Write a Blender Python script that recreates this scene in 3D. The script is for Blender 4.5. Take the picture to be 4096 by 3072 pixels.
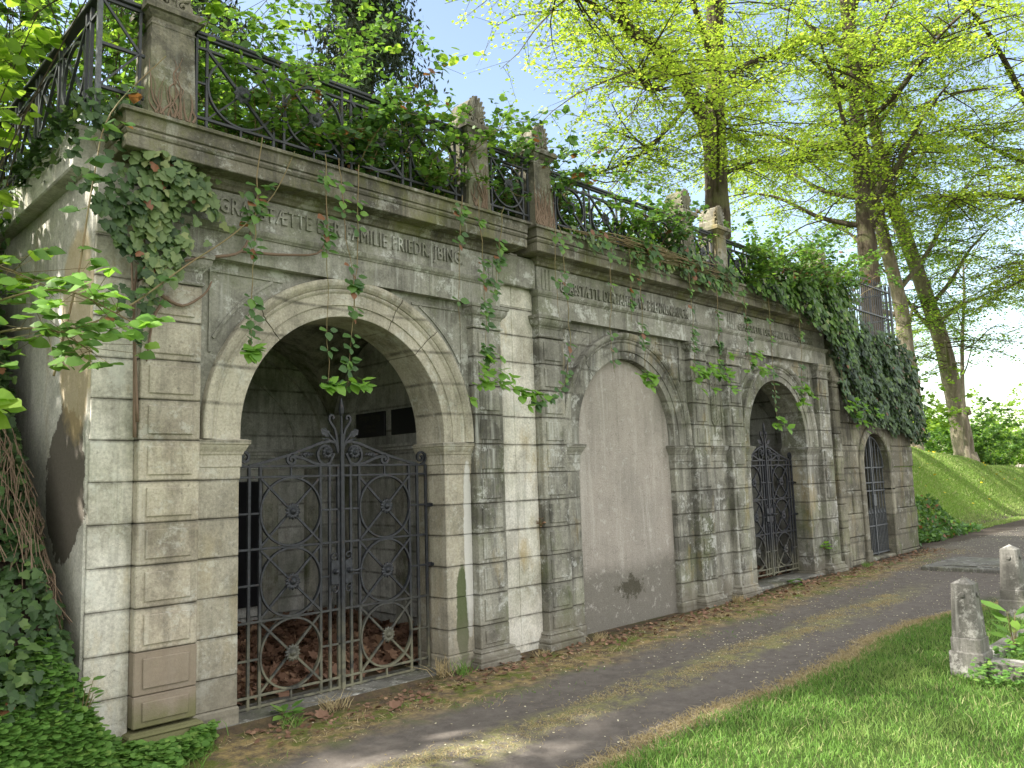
import bpy, math, random
import numpy as np
from mathutils import Vector, Matrix
PI = math.pi
random.seed(7); RNG = np.random.default_rng(11)
for o in list(bpy.data.objects): bpy.data.objects.remove(o)
sc = bpy.context.scene; COL = sc.collection

# ------------------------------------------------------------------ camera
CAMZ = 1.65
Rc = np.array([[0.71103057, 0.06099868, 0.70051031], [-0.70245324, 0.10630944, 0.70374551], [-0.03154331, -0.99246031, 0.11843798]])
cd = bpy.data.cameras.new('camera'); cam = bpy.data.objects.new('camera', cd); COL.objects.link(cam)
M = Matrix(((Rc[0][0], -Rc[0][1], -Rc[0][2], 0), (Rc[1][0], -Rc[1][1], -Rc[1][2], 0), (Rc[2][0], -Rc[2][1], -Rc[2][2], CAMZ), (0, 0, 0, 1)))
cam.matrix_world = M
cd.sensor_width = 36; cd.lens = 28.16; cd.clip_end = 2000; cd.clip_start = .05
sc.camera = cam
# ------------------------------------------------------------------ world, sun, exposure
SUN = Vector((-.62, .38, .69)).normalized()
w = bpy.data.worlds.new('World'); sc.world = w; w.use_nodes = True
nt = w.node_tree; nt.nodes.clear()
sky = nt.nodes.new('ShaderNodeTexSky'); sky.sky_type = 'NISHITA'; sky.sun_disc = False
sky.sun_elevation = math.asin(SUN.z); sky.sun_rotation = math.atan2(SUN.x, SUN.y)
sky.air_density = 1.0; sky.dust_density = 1.0; sky.ozone_density = 1.5
bg = nt.nodes.new('ShaderNodeBackground'); bg.inputs[1].default_value = .1
out = nt.nodes.new('ShaderNodeOutputWorld')
wb = nt.nodes.new('ShaderNodeMix'); wb.data_type = 'RGBA'; wb.blend_type = 'MULTIPLY'; wb.inputs[0].default_value = 1; wb.inputs[7].default_value = (1.14, 1.0, .86, 1)   # camera white balance for open shade
nt.links.new(sky.outputs[0], wb.inputs[6])
# unseen bright cloud added to the sky opposite the tombs to light their fronts
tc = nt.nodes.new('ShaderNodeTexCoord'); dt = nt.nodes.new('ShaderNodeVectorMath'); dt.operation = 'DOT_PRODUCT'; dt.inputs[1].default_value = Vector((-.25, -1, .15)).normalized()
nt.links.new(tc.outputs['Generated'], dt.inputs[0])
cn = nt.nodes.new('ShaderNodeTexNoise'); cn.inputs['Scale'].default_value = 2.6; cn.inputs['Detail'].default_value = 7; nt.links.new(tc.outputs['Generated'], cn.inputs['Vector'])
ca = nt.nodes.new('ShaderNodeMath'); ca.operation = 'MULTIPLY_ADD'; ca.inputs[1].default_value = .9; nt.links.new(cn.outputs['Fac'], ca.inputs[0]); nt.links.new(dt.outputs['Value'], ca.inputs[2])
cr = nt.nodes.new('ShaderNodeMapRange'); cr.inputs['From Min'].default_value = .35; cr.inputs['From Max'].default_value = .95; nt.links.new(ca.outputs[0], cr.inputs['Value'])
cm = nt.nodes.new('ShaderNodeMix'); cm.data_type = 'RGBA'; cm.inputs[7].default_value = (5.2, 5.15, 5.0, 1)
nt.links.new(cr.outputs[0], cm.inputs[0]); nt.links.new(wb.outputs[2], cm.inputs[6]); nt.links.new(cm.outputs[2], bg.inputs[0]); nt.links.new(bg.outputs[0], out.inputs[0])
ld = bpy.data.lights.new('sun', 'SUN'); ld.energy = 3.0; ld.angle = math.radians(1.2); ld.color = (1, .95, .86)
lo = bpy.data.objects.new('sun', ld); COL.objects.link(lo); lo.rotation_euler = SUN.to_track_quat('Z', 'Y').to_euler()
sc.view_settings.view_transform = 'Standard'; sc.view_settings.look = 'None'
sc.view_settings.exposure = 2.08; sc.view_settings.gamma = 1
sc.cycles.max_bounces = 7; sc.cycles.diffuse_bounces = 4; sc.cycles.transmission_bounces = 4; sc.cycles.glossy_bounces = 2
sc.cycles.use_denoising = True

# ------------------------------------------------------------------ mesh helpers
def arr(a): return np.asarray(a, dtype=np.float64)
def smooth_poly(pts, n=5):
    pts = arr(pts); out_ = []
    for i in range(len(pts)-1):
        p0 = pts[max(i-1, 0)]; p1 = pts[i]; p2 = pts[i+1]; p3 = pts[min(i+2, len(pts)-1)]
        for j in range(n):
            t = j/n; out_.append(.5*((2*p1)+(-p0+p2)*t+(2*p0-5*p1+4*p2-p3)*t*t+(-p0+3*p1-3*p2+p3)*t**3))
    out_.append(pts[-1]); return arr(out_)
class MB:
    def __init__(s): s.V = []; s.F = []; s.n = 0
    def add(s, v, f):
        v = arr(v).reshape(-1, 3); s.V.append(v)
        groups = {}
        if isinstance(f, np.ndarray): s.F.append(f + s.n)
        else:
            for q in f: groups.setdefault(len(q), []).append(q)
            for k, g in groups.items(): s.F.append(np.array(g, dtype=np.int64) + s.n)
        s.n += len(v); return s
    def box(s, x0, x1, y0, y1, z0, z1, c=.004, jit=0):
        if jit: x0 += random.uniform(-jit, jit)*.3; y0 += random.uniform(-jit, jit)
        c = min(c, (x1-x0)/3, (y1-y0)/3, (z1-z0)/3)
        V = []; idx = {}
        for ix, (x, dx) in enumerate(((x0, c), (x1, -c))):
            for iy, (y, dy) in enumerate(((y0, c), (y1, -c))):
                for iz, (z, dz) in enumerate(((z0, c), (z1, -c))):
                    idx[(ix, iy, iz, 'x')] = len(V); V.append((x, y+dy, z+dz))
                    idx[(ix, iy, iz, 'y')] = len(V); V.append((x+dx, y, z+dz))
                    idx[(ix, iy, iz, 'z')] = len(V); V.append((x+dx, y+dy, z))
        I = lambda a, b, c_, t: idx[(a, b, c_, t)]
        F = []
        for a in (0, 1):
            F.append([I(a, 0, 0, 'x'), I(a, 1, 0, 'x'), I(a, 1, 1, 'x'), I(a, 0, 1, 'x')][::(1 if a else -1)])
            F.append([I(0, a, 0, 'y'), I(1, a, 0, 'y'), I(1, a, 1, 'y'), I(0, a, 1, 'y')][::(-1 if a else 1)])
            F.append([I(0, 0, a, 'z'), I(1, 0, a, 'z'), I(1, 1, a, 'z'), I(0, 1, a, 'z')][::(1 if a else -1)])
            for b in (0, 1):
                F.append([I(a, b, 0, 'x'), I(a, b, 1, 'x'), I(a, b, 1, 'y'), I(a, b, 0, 'y')])
                F.append([I(a, 0, b, 'x'), I(a, 1, b, 'x'), I(a, 1, b, 'z'), I(a, 0, b, 'z')])
                F.append([I(0, a, b, 'y'), I(1, a, b, 'y'), I(1, a, b, 'z'), I(0, a, b, 'z')])
                for d in (0, 1): F.append([I(a, b, d, 'x'), I(a, b, d, 'y'), I(a, b, d, 'z')])
        return s.add(V, F)
    def rings(s, R, cap=True, closed=True):
        R = arr(R); m, k = R.shape[:2]; F = []
        for i in range(m-1):
            for j in range(k if closed else k-1):
                a = i*k+j; b = i*k+(j+1) % k
                F.append([a, b, b+k, a+k])
        if cap: F.append(list(range(k))[::-1]); F.append([(m-1)*k+j for j in range(k)])
        return s.add(R.reshape(-1, 3), F)
    def mold(s, x0, x1, yf, yb, prof, L=1, Rr=1):
        """moulding with mitred returns: prof = [(projection, z), ...]"""
        R = [[(x0-p*L, yb, z), (x0-p*L, yf-p, z), (x1+p*Rr, yf-p, z), (x1+p*Rr, yb, z)] for p, z in prof]
        return s.rings(R)
    def tube(s, P, r, n=6, cap=True, flat=None, square=False):
        P = arr(P); m = len(P); r = np.broadcast_to(arr(r), (m,))
        T = np.gradient(P, axis=0); T /= np.linalg.norm(T, axis=1)[:, None]+1e-9
        up = arr(flat) if flat is not None else (arr((0, 0, 1)) if abs(T[0][2]) < .9 else arr((0, 1, 0)))
        R = []
        ph = PI/4 if square else 0
        nn = 4 if square else n
        a = np.arange(nn)*2*PI/nn+ph; sc_ = 1.414 if square else 1
        for i in range(m):
            A = np.cross(T[i], up); l = np.linalg.norm(A)
            A = A/l if l > 1e-5 else arr((1, 0, 0)); B = np.cross(A, T[i])
            if flat is None: up = B
            R.append(P[i]+r[i]*sc_*(np.cos(a)[:, None]*A+np.sin(a)[:, None]*B))
        return s.rings(R, cap)
    def bar(s, p, q, w=.012, up=(0, 1, 0)):
        return s.tube([p, q], w/2, square=True, flat=up)
    def sticks(s, P0, P1, r0, r1):
        P0 = arr(P0); P1 = arr(P1); n = len(P0)
        T = P1-P0; T /= np.linalg.norm(T, axis=1)[:, None]+1e-9
        A = np.cross(T, np.where(np.abs(T[:, 2:3]) > .9, arr([[1., 0, 0]]), arr([[0, 0, 1.]]))); A /= np.linalg.norm(A, axis=1)[:, None]+1e-9
        B = np.cross(A, T); r0 = np.broadcast_to(r0, (n,))[:, None]; r1 = np.broadcast_to(r1, (n,))[:, None]
        V = []
        for P, r in ((P0, r0), (P1, r1)):
            for k in range(3): V.append(P+r*(math.cos(2*PI*k/3)*A+math.sin(2*PI*k/3)*B))
        V = np.stack(V, 1).reshape(-1, 3); b = np.arange(n)[:, None]*6
        F = np.concatenate([b+arr([[k, (k+1) % 3, (k+1) % 3+3, k+3]]).astype(np.int64) for k in range(3)])
        return s.add(V, F)
    def ring(s, c, R, w=.012, n=40, d=.02):
        c = arr(c); rr = []
        for i in range(n):
            t = 2*PI*i/n; e = arr((math.cos(t), 0, math.sin(t)))
            rr.append([c+e*(R-w/2)+arr((0, -d/2, 0)), c+e*(R+w/2)+arr((0, -d/2, 0)), c+e*(R+w/2)+arr((0, d/2, 0)), c+e*(R-w/2)+arr((0, d/2, 0))])
        V = arr(rr).reshape(-1, 3); F = [[(i*4+j) % (4*n), (i*4+(j+1) % 4) % (4*n), ((i+1)*4+(j+1) % 4) % (4*n), ((i+1)*4+j) % (4*n)] for i in range(n) for j in range(4)]
        return s.add(V, F)
    def leaves(s, C, D, N, S, shape, fold=.15):
        """C centres(base), D length axis, N normals, S sizes; one n-gon per leaf"""
        C = arr(C); D = arr(D); N = arr(N); n = len(C)
        if n == 0: return s
        D = D/(np.linalg.norm(D, axis=1)[:, None]+1e-9)
        W = np.cross(N, D); W /= np.linalg.norm(W, axis=1)[:, None]+1e-9; N = np.cross(D, W)
        S = np.broadcast_to(arr(S), (n,))[:, None, None]
        sh = arr(shape); k = len(sh)
        V = C[:, None, :]+S*(sh[None, :, 0:1]*D[:, None, :]+sh[None, :, 1:2]*W[:, None, :]+fold*np.abs(sh[None, :, 1:2])*N[:, None, :])
        F = (np.arange(n)[:, None]*k+np.arange(k)[None, :]).astype(np.int64)
        return s.add(V.reshape(-1, 3), F)
    def build(s, name, mat, parent=None, smooth=False, **kw):
        V = np.concatenate(s.V) if s.V else np.zeros((0, 3))
        if parent is not None:
            r = parent
            while r.parent: r = r.parent
            V = V-arr(r.location)
            if r.rotation_euler.z:
                a = -r.rotation_euler.z; V = V@arr([[math.cos(a), -math.sin(a), 0], [math.sin(a), math.cos(a), 0], [0, 0, 1]]).T
        me = bpy.data.meshes.new(name)
        tot = np.concatenate([np.full(len(f), f.shape[1]) for f in s.F]); li = np.concatenate([f.reshape(-1) for f in s.F])
        me.vertices.add(len(V)); me.vertices.foreach_set('co', V.reshape(-1).astype(np.float32))
        me.loops.add(len(li)); me.loops.foreach_set('vertex_index', li.astype(np.int32))
        me.polygons.add(len(tot)); me.polygons.foreach_set('loop_start', np.concatenate([[0], np.cumsum(tot)[:-1]]).astype(np.int32))
        me.polygons.foreach_set('loop_total', tot.astype(np.int32))
        me.update(calc_edges=True)
        me.polygons.foreach_set('use_smooth', np.full(len(tot), bool(smooth)))
        me.materials.append(mat)
        o = bpy.data.objects.new(name, me); COL.objects.link(o); o.parent = parent
        tag(o, **kw); return o
def tag(o, label=None, cat=None, group=None, kind=None):
    if label: o['label'] = label
    if cat: o['category'] = cat
    if group: o['group'] = group
    if kind: o['kind'] = kind
    return o
def thing(name, loc, label, cat, group=None, rz=0):
    o = bpy.data.objects.new(name, None); COL.objects.link(o); o.location = loc; o.rotation_euler = (0, 0, rz); o.empty_display_size = .1
    return tag(o, label, cat, group)
def copy_tree(o, parent=None):
    c = o.copy(); COL.objects.link(c)
    if parent: c.parent = parent
    for ch in [x for x in bpy.data.objects if x.parent == o]: copy_tree(ch, c)
    return c
def lettering(s, x0, x1, y, z0, z1, mat, parent, name='lettering', ext=.006, facing='y', X=None):
    cu = bpy.data.curves.new('t', 'FONT'); cu.body = s; cu.size = 1; cu.extrude = .03; cu.bevel_depth = .008; cu.resolution_u = 2
    cu.space_character = 1.12
    o = bpy.data.objects.new('t', cu); COL.objects.link(o); bpy.context.view_layer.update()
    me = bpy.data.meshes.new_from_object(o.evaluated_get(bpy.context.evaluated_depsgraph_get()))
    bpy.data.objects.remove(o)
    n = len(me.vertices); co = np.zeros(n*3, np.float32); me.vertices.foreach_get('co', co); co = co.reshape(-1, 3).astype(float)
    mn = co.min(0); mx = co.max(0)
    u = (co[:, 0]-mn[0])/(mx[0]-mn[0]); v = (co[:, 1]-mn[1])/(mx[1]-mn[1]); t = (co[:, 2]-mn[2])/(mx[2]-mn[2])
    r = parent
    while r.parent: r = r.parent
    if facing == 'y': P = np.stack([x0+u*(x1-x0), y+.004-t*ext*2, z0+v*(z1-z0)], 1)
    else: P = np.stack([X+.003-t*ext*2, x0+u*(x1-x0), z0+v*(z1-z0)], 1)
    P -= arr(r.location)
    me.vertices.foreach_set('co', P.reshape(-1).astype(np.float32)); me.update(); me.materials.clear(); me.materials.append(mat); me.name = name
    o = bpy.data.objects.new(name, me); COL.objects.link(o); o.parent = parent; return o

# ------------------------------------------------------------------ materials
class NT:
    def __init__(s, name):
        s.m = bpy.data.materials.new(name); s.m.use_nodes = True; s.t = s.m.node_tree; s.t.nodes.clear()
        s.out = s.n('ShaderNodeOutputMaterial')
    def n(s, t, **kw):
        n = s.t.nodes.new(t)
        for k, v in kw.items(): setattr(n, k, v)
        return n
    def l(s, a, b): s.t.links.new(a, b)
    def pos(s, scale=(1, 1, 1)):
        g = s.n('ShaderNodeNewGeometry'); m = s.n('ShaderNodeVectorMath', operation='MULTIPLY'); s.l(g.outputs['Position'], m.inputs[0]); m.inputs[1].default_value = scale
        return m.outputs[0]
    def noise(s, scale, detail=4, rough=.6, vec=None, dist=0):
        n = s.n('ShaderNodeTexNoise'); n.inputs['Scale'].default_value = scale; n.inputs['Detail'].default_value = detail; n.inputs['Roughness'].default_value = rough; n.inputs['Distortion'].default_value = dist
        s.l(vec if vec is not None else s.pos(), n.inputs['Vector']); return n.outputs['Fac']
    def ramp(s, fac, a, b, lo=0., hi=1.):
        r = s.n('ShaderNodeMapRange'); r.clamp = True; r.inputs['From Min'].default_value = a; r.inputs['From Max'].default_value = b
        r.inputs['To Min'].default_value = lo; r.inputs['To Max'].default_value = hi; s.l(fac, r.inputs['Value']); return r.outputs[0]
    def mix(s, fac, a, b, mode='MIX'):
        m = s.n('ShaderNodeMix', data_type='RGBA', blend_type=mode)
        if isinstance(fac, (int, float)): m.inputs[0].default_value = fac
        else: s.l(fac, m.inputs[0])
        for v, i in ((a, 6), (b, 7)):
            if isinstance(v, tuple): m.inputs[i].default_value = (*v, 1) if len(v) == 3 else v
            else: s.l(v, m.inputs[i])
        return m.outputs[2]
    def math(s, op, a, b=None):
        m = s.n('ShaderNodeMath', operation=op)
        for v, i in ((a, 0), (b, 1)):
            if v is None: continue
            if isinstance(v, (int, float)): m.inputs[i].default_value = v
            else: s.l(v, m.inputs[i])
        return m.outputs[0]
    def bsdf(s, col, rough=.85, spec=.3, bump=None, bs=.4, bd=.01, metal=0):
        b = s.n('ShaderNodeBsdfPrincipled')
        if isinstance(col, tuple): b.inputs['Base Color'].default_value = (*col, 1)
        else: s.l(col, b.inputs['Base Color'])
        if isinstance(rough, (int, float)): b.inputs['Roughness'].default_value = rough
        else: s.l(rough, b.inputs['Roughness'])
        b.inputs['Specular IOR Level'].default_value = spec; b.inputs['Metallic'].default_value = metal
        if bump is not None:
            bp = s.n('ShaderNodeBump'); bp.inputs['Strength'].default_value = bs; bp.inputs['Distance'].default_value = bd
            s.l(bump, bp.inputs['Height']); s.l(bp.outputs[0], b.inputs['Normal'])
        s.l(b.outputs[0], s.out.inputs[0]); return b
    def rnd(s):
        return s.n('ShaderNodeNewGeometry').outputs['Random Per Island']

def stone(name, a, b, dark=.35, white=.3, green=.15, ochre=.05, dcol=(.05, .048, .042), wcol=(.62, .63, .58), gcol=(.10, .13, .03), course=.27, off=.093, bw=.95, bvar=.25, bump=.5, peel=0, extra=None):
    s = NT(name)
    col = s.mix(s.ramp(s.noise(1.3, 5), .35, .65), a, b)
    # tone of each block
    sep = s.n('ShaderNodeSeparateXYZ'); s.l(s.pos(), sep.inputs[0])
    zi = s.math('FLOOR', s.math('DIVIDE', s.math('SUBTRACT', sep.outputs[2], off), course)); xi = s.math('FLOOR', s.math('MULTIPLY', sep.outputs[0], 1/bw))
    cx = s.n('ShaderNodeCombineXYZ'); s.l(xi, cx.inputs[0]); s.l(zi, cx.inputs[2])
    wn = s.n('ShaderNodeTexWhiteNoise', noise_dimensions='3D'); s.l(cx.outputs[0], wn.inputs['Vector'])
    col = s.mix(1, col, s.ramp(wn.outputs['Value'], 0, 1, 1-bvar*1.15, 1+bvar*.8), 'MULTIPLY')
    fine = s.noise(55, 5, .75)
    col = s.mix(1, col, s.ramp(fine, .28, .72, .66, 1.3), 'MULTIPLY')
    # run-off streaks
    st = s.noise(1, 5, .65, s.pos((11, 11, .9)), .6)
    big = s.noise(.9, 4)
    if dark: col = s.mix(s.math('MULTIPLY', s.ramp(s.math('ADD', st, s.math('MULTIPLY', big, .6)), .78, 1.02), dark*1.6), col, dcol)
    if dark: col = s.mix(s.math('MULTIPLY', s.ramp(s.noise(2.6, 9, .74), .5, .6), dark*1.15), col, dcol)
    if green: col = s.mix(s.math('MULTIPLY', s.ramp(s.noise(1.9, 8, .74, s.pos((1, 1, .6))), .5, .64), green*2.4), col, gcol)
    if ochre: col = s.mix(s.math('MULTIPLY', s.ramp(s.noise(1.1, 6, .7, s.pos((2.2, 2.2, .8))), .56, .68), ochre*3), col, (.36, .25, .06))
    if white:
        col = s.mix(s.math('MULTIPLY', s.ramp(s.noise(4.2, 11, .8), .54, .6), white*1.5), col, wcol)
        st2 = s.noise(1, 5, .7, s.pos((13, 13, .55)), .3)
        col = s.mix(s.math('MULTIPLY', s.math('MULTIPLY', s.ramp(st2, .56, .70), s.ramp(s.noise(.8, 3), .42, .6)), min(1, white*1.8)), col, wcol)
    if peel: col = s.mix(s.ramp(s.noise(1.25, 10, .64), .535, .545, 0, peel), col, (.10, .09, .078))
    # soot and dirt lodged along the bed joints
    zf = s.math('FRACT', s.math('DIVIDE', s.math('SUBTRACT', sep.outputs[2], off), course)); je = s.math('MINIMUM', zf, s.math('SUBTRACT', 1, zf))
    if bvar > .09: col = s.mix(s.math('MULTIPLY', s.ramp(je, .07, .015), s.ramp(s.noise(7, 6, .7), .35, .6, .15, .75)), col, (.07, .065, .05))
    col = s.mix(s.ramp(s.noise(23, 8, .8), .6, .66, 0, .55), col, dcol)
    if extra: col = extra(s, col, sep.outputs)
    bh = s.math('ADD', s.math('MULTIPLY', fine, .5), s.math('ADD', s.math('MULTIPLY', s.noise(14, 6, .7), .8), s.noise(3, 5)))
    s.bsdf(col, .9, .2, bh, bump, .012)
    return s.m
def blob(s, P_, c, r, nz=1.2, ns=5, e0=1.25, e1=.95):
    d = None
    for k in range(3):
        if r[k] is None: continue
        q = s.math('DIVIDE', s.math('SUBTRACT', P_[k], c[k]), r[k]); q = s.math('MULTIPLY', q, q); d = q if d is None else s.math('ADD', d, q)
    d = s.math('ADD', d, s.math('MULTIPLY', s.math('SUBTRACT', s.noise(ns, 9, .72), .5), nz*2)); return s.ramp(d, e0, e1)
def x_pil(s, col, P_):   # the two lowest blocks are a browner stone
    col = s.mix(s.ramp(P_[2], .637, .63, 0, .8), col, s.mix(s.noise(5, 6), (.27, .215, .165), (.2, .165, .125)))
    return s.mix(s.math('MULTIPLY', s.ramp(s.math('ADD', P_[2], s.math('MULTIPLY', s.noise(4, 7, .7), .5)), .62, .42), .75), col, (.13, .14, .05))
def x_warm(s, col, P_):
    col = s.mix(s.math('MULTIPLY', blob(s, P_, (4.77, 5.5, .45), (.07, None, .42), 1.0, 6), .9), col, (.07, .095, .035))
    col = s.mix(s.math('MULTIPLY', blob(s, P_, (4.86, 5.5, 1.1), (.05, None, .75), .9, 9), .7), col, (.66, .66, .64))
    return s.mix(s.math('MULTIPLY', s.ramp(s.math('ADD', P_[2], s.math('MULTIPLY', s.noise(3, 7, .7), .7)), .85, .5), .65), col, (.17, .155, .12))
def x_grey(s, col, P_):
    return s.mix(s.math('MULTIPLY', s.ramp(s.math('ADD', P_[2], s.math('MULTIPLY', s.noise(3, 7, .7), .5)), .7, .4), .55), col, (.17, .15, .115))
def x_side(s, col, P_):
    col = s.mix(blob(s, P_, (1.67, 5.95, 1.72), (None, .42, .5), 1.0, 3.2, 1.05, 1.0), col, s.mix(s.noise(30, 6, .8), (.10, .085, .07), (.2, .18, .15)))
    return s.mix(s.math('MULTIPLY', blob(s, P_, (1.67, 5.8, 2.75), (None, .35, .7), .9, 2.5), .6), col, (.5, .38, .2))
M_warm = stone('sandstone_warm', (.46, .43, .35), (.37, .34, .27), .2, .25, .07, .05, bw=.6, bvar=.18, extra=x_warm)
M_pil = stone('sandstone_pilaster', (.47, .435, .35), (.35, .305, .24), .22, .22, .06, .02, bw=3, bvar=.2, extra=x_pil)
M_white = stone('limewashed_render', (.68, .66, .60), (.52, .49, .40), .22, .35, .10, .16, bw=.4, bvar=.10)
M_side = stone('peeling_render', (.66, .64, .58), (.5, .48, .42), .16, .25, .10, .12, bw=30, course=30, bvar=0, extra=x_side)
M_ent = stone('weathered_entablature', (.34, .335, .29), (.235, .23, .195), .3, .55, .16, .0, bw=1.2, course=.9, bvar=.08, wcol=(.5, .51, .47))
M_corn = stone('mossy_cornice', (.23, .215, .165), (.14, .13, .10), .45, .2, .35, 0, bw=1.1, course=.9, bvar=.15, gcol=(.15, .155, .06))
M_grey = stone('sandstone_grey', (.30, .295, .25), (.20, .195, .165), .45, .45, .16, .10, bw=.42, bvar=.3, wcol=(.5, .51, .48), extra=x_grey)
M_rough = stone('rough_ashlar', (.25, .235, .18), (.16, .15, .115), .4, .18, .2, .06, bw=.5, course=.37, bvar=.3, bump=.9)
def panel_mat():
    s = NT('roughcast_panel'); sep = s.n('ShaderNodeSeparateXYZ'); s.l(s.pos(), sep.inputs[0]); X, Y, Z = sep.outputs
    fine = s.noise(85, 5, .8); big = s.noise(1.1, 8, .7); col = s.mix(s.ramp(big, .35, .65), (.43, .39, .345), (.33, .305, .27))
    st = s.noise(1, 6, .7, s.pos((7, 7, .5)), .4); col = s.mix(s.ramp(st, .52, .7, 0, .55), col, (.58, .55, .5)); col = s.mix(s.ramp(st, .46, .3, 0, .5), col, (.22, .205, .175))
    zz = s.math('ADD', Z, s.math('MULTIPLY', s.math('SUBTRACT', s.noise(2.2, 7, .7), .5), .5))
    col = s.mix(s.ramp(zz, .80, .58, 0, .9), col, (.19, .18, .155)); col = s.mix(s.ramp(s.noise(9, 9, .8), .56, .62, 0, .5), col, (.56, .54, .5))
    dx = s.math('DIVIDE', s.math('SUBTRACT', X, 7.32), .30); dz = s.math('DIVIDE', s.math('SUBTRACT', Z, .40), .17); d = s.math('ADD', s.math('MULTIPLY', dx, dx), s.math('MULTIPLY', dz, dz))
    d = s.math('ADD', d, s.math('MULTIPLY', s.noise(5, 10, .85), 7)); col = s.mix(s.ramp(d, 4.3, 3.9, 0, .85), col, (.07, .065, .045))
    ck = s.n('ShaderNodeTexVoronoi', feature='DISTANCE_TO_EDGE'); ck.inputs['Scale'].default_value = 1.5; v = s.n('ShaderNodeVectorMath', operation='ADD'); s.l(s.pos(), v.inputs[0]); nn = s.n('ShaderNodeTexNoise'); nn.inputs['Scale'].default_value = 4; nn.inputs['Detail'].default_value = 6; s.l(s.pos(), nn.inputs['Vector']); s.l(nn.outputs['Color'], v.inputs[1]); s.l(v.outputs[0], ck.inputs['Vector'])
    col = s.mix(s.math('MULTIPLY', s.ramp(ck.outputs['Distance'], .006, .0), .6), col, (.12, .11, .09)); col = s.mix(1, col, s.ramp(fine, .3, .7, .7, 1.25), 'MULTIPLY')
    s.bsdf(col, .95, .15, s.math('ADD', fine, s.noise(20, 4)), .9, .012); return s.m
M_panel = panel_mat()

M_pier = stone('lichen_pier_stone', (.22, .205, .155), (.13, .12, .085), .55, .15, .22, .1, bw=5, course=5, bvar=.05)
M_in = stone('interior_plaster', (.78, .78, .75), (.62, .62, .58), .28, .2, .25, .04, bw=.5, bvar=.1, gcol=(.13, .15, .09))
M_vault = stone('vault_plaster', (.6, .59, .52), (.44, .43, .37), .45, .2, .3, 0, bw=50, course=50, bvar=0)
M_conc = stone('mossy_concrete', (.2, .195, .175), (.13, .125, .11), .4, .35, .12, .05, bw=50, course=50, bvar=0, wcol=(.55, .54, .5))

def iron(name, c=(.011, .013, .018), moss=0):
    s = NT(name); col = s.mix(s.ramp(s.noise(30, 6, .7), .45, .7), c, (.035, .04, .05))
    col = s.mix(s.math('MULTIPLY', s.ramp(s.noise(17, 7, .75), .6, .7), .6), col, (.12, .05, .025))
    if moss:
        sep = s.n('ShaderNodeSeparateXYZ'); s.l(s.pos(), sep.inputs[0])
        f = s.math('MULTIPLY', s.ramp(sep.outputs[2], moss, .1), s.ramp(s.noise(9, 5), .3, .55))
        col = s.mix(f, col, (.17, .165, .11))
    s.bsdf(col, .55, .5, s.noise(90, 4), .5, .003); return s.m
M_iron = iron('black_wrought_iron', moss=.75); M_iron2 = iron('grey_wrought_iron', (.03, .034, .038)); M_irong = iron('grey_painted_iron', (.09, .10, .105))
def leaf(name, a, b, c=None, trans=.4, rough=.45, spec=.35, brown=0):
    s = NT(name); r = s.rnd()
    col = s.mix(r, a, b)
    if c: col = s.mix(s.ramp(r, .8, 1), col, c)
    if brown:
        wn = s.n('ShaderNodeTexWhiteNoise', noise_dimensions='1D'); s.l(r, wn.inputs['W'])
        col = s.mix(s.ramp(wn.outputs['Value'], 1-brown, 1-brown+.001), col, (.22, .10, .05))
    p = s.bsdf(col, rough, spec)
    t = s.n('ShaderNodeBsdfTranslucent'); s.l(s.mix(1, col, (1.6, 1.55, .85), 'MULTIPLY'), t.inputs[0])
    mx = s.n('ShaderNodeMixShader'); mx.inputs[0].default_value = trans
    s.l(p.outputs[0], mx.inputs[1]); s.l(t.outputs[0], mx.inputs[2]); s.l(mx.outputs[0], s.out.inputs[0]); return s.m
L_lime = leaf('lime_leaf', (.24, .36, .05), (.34, .45, .08), (.44, .5, .12), .62)
L_lime2 = leaf('lime_leaf_deep', (.18, .31, .05), (.27, .40, .07), None, .6)
L_bush = leaf('bush_leaf', (.07, .15, .03), (.13, .25, .045), (.22, .36, .06), .42)
L_bram = leaf('bramble_leaf', (.05, .11, .035), (.09, .19, .04), (.16, .30, .05), .35, brown=.05)
L_fresh = leaf('fresh_bramble_leaf', (.13, .27, .05), (.2, .38, .06), None, .42)
L_ivy = leaf('dark_ivy_leaf', (.025, .055, .018), (.065, .12, .035), (.13, .2, .06), .16, .45, .3, brown=.012)
L_ivyp = leaf('pale_ivy_leaf', (.09, .15, .05), (.16, .22, .08), (.26, .30, .12), .25, .42, brown=.05)
L_con = leaf('conifer_spray', (.018, .035, .014), (.035, .06, .02), None, .15, .6)
L_cov = leaf('ground_cover_leaf', (.09, .2, .04), (.17, .32, .07), (.24, .38, .09), .35)
L_grass = leaf('grass_blade', (.09, .22, .02), (.15, .33, .035), (.24, .38, .06), .4)
L_grass2 = leaf('bank_grass_blade', (.2, .36, .04), (.3, .48, .06), (.42, .52, .1), .4)
L_dry = leaf('dry_grass_blade', (.36, .29, .16), (.5, .42, .26), (.22, .17, .09), .2, .8)
L_dead = leaf('dead_leaf', (.14, .075, .045), (.27, .16, .11), (.38, .24, .15), .1, .8)
L_pet = leaf('petal', (.62, .56, .4), (.75, .7, .55), None, .2, .8)
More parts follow.
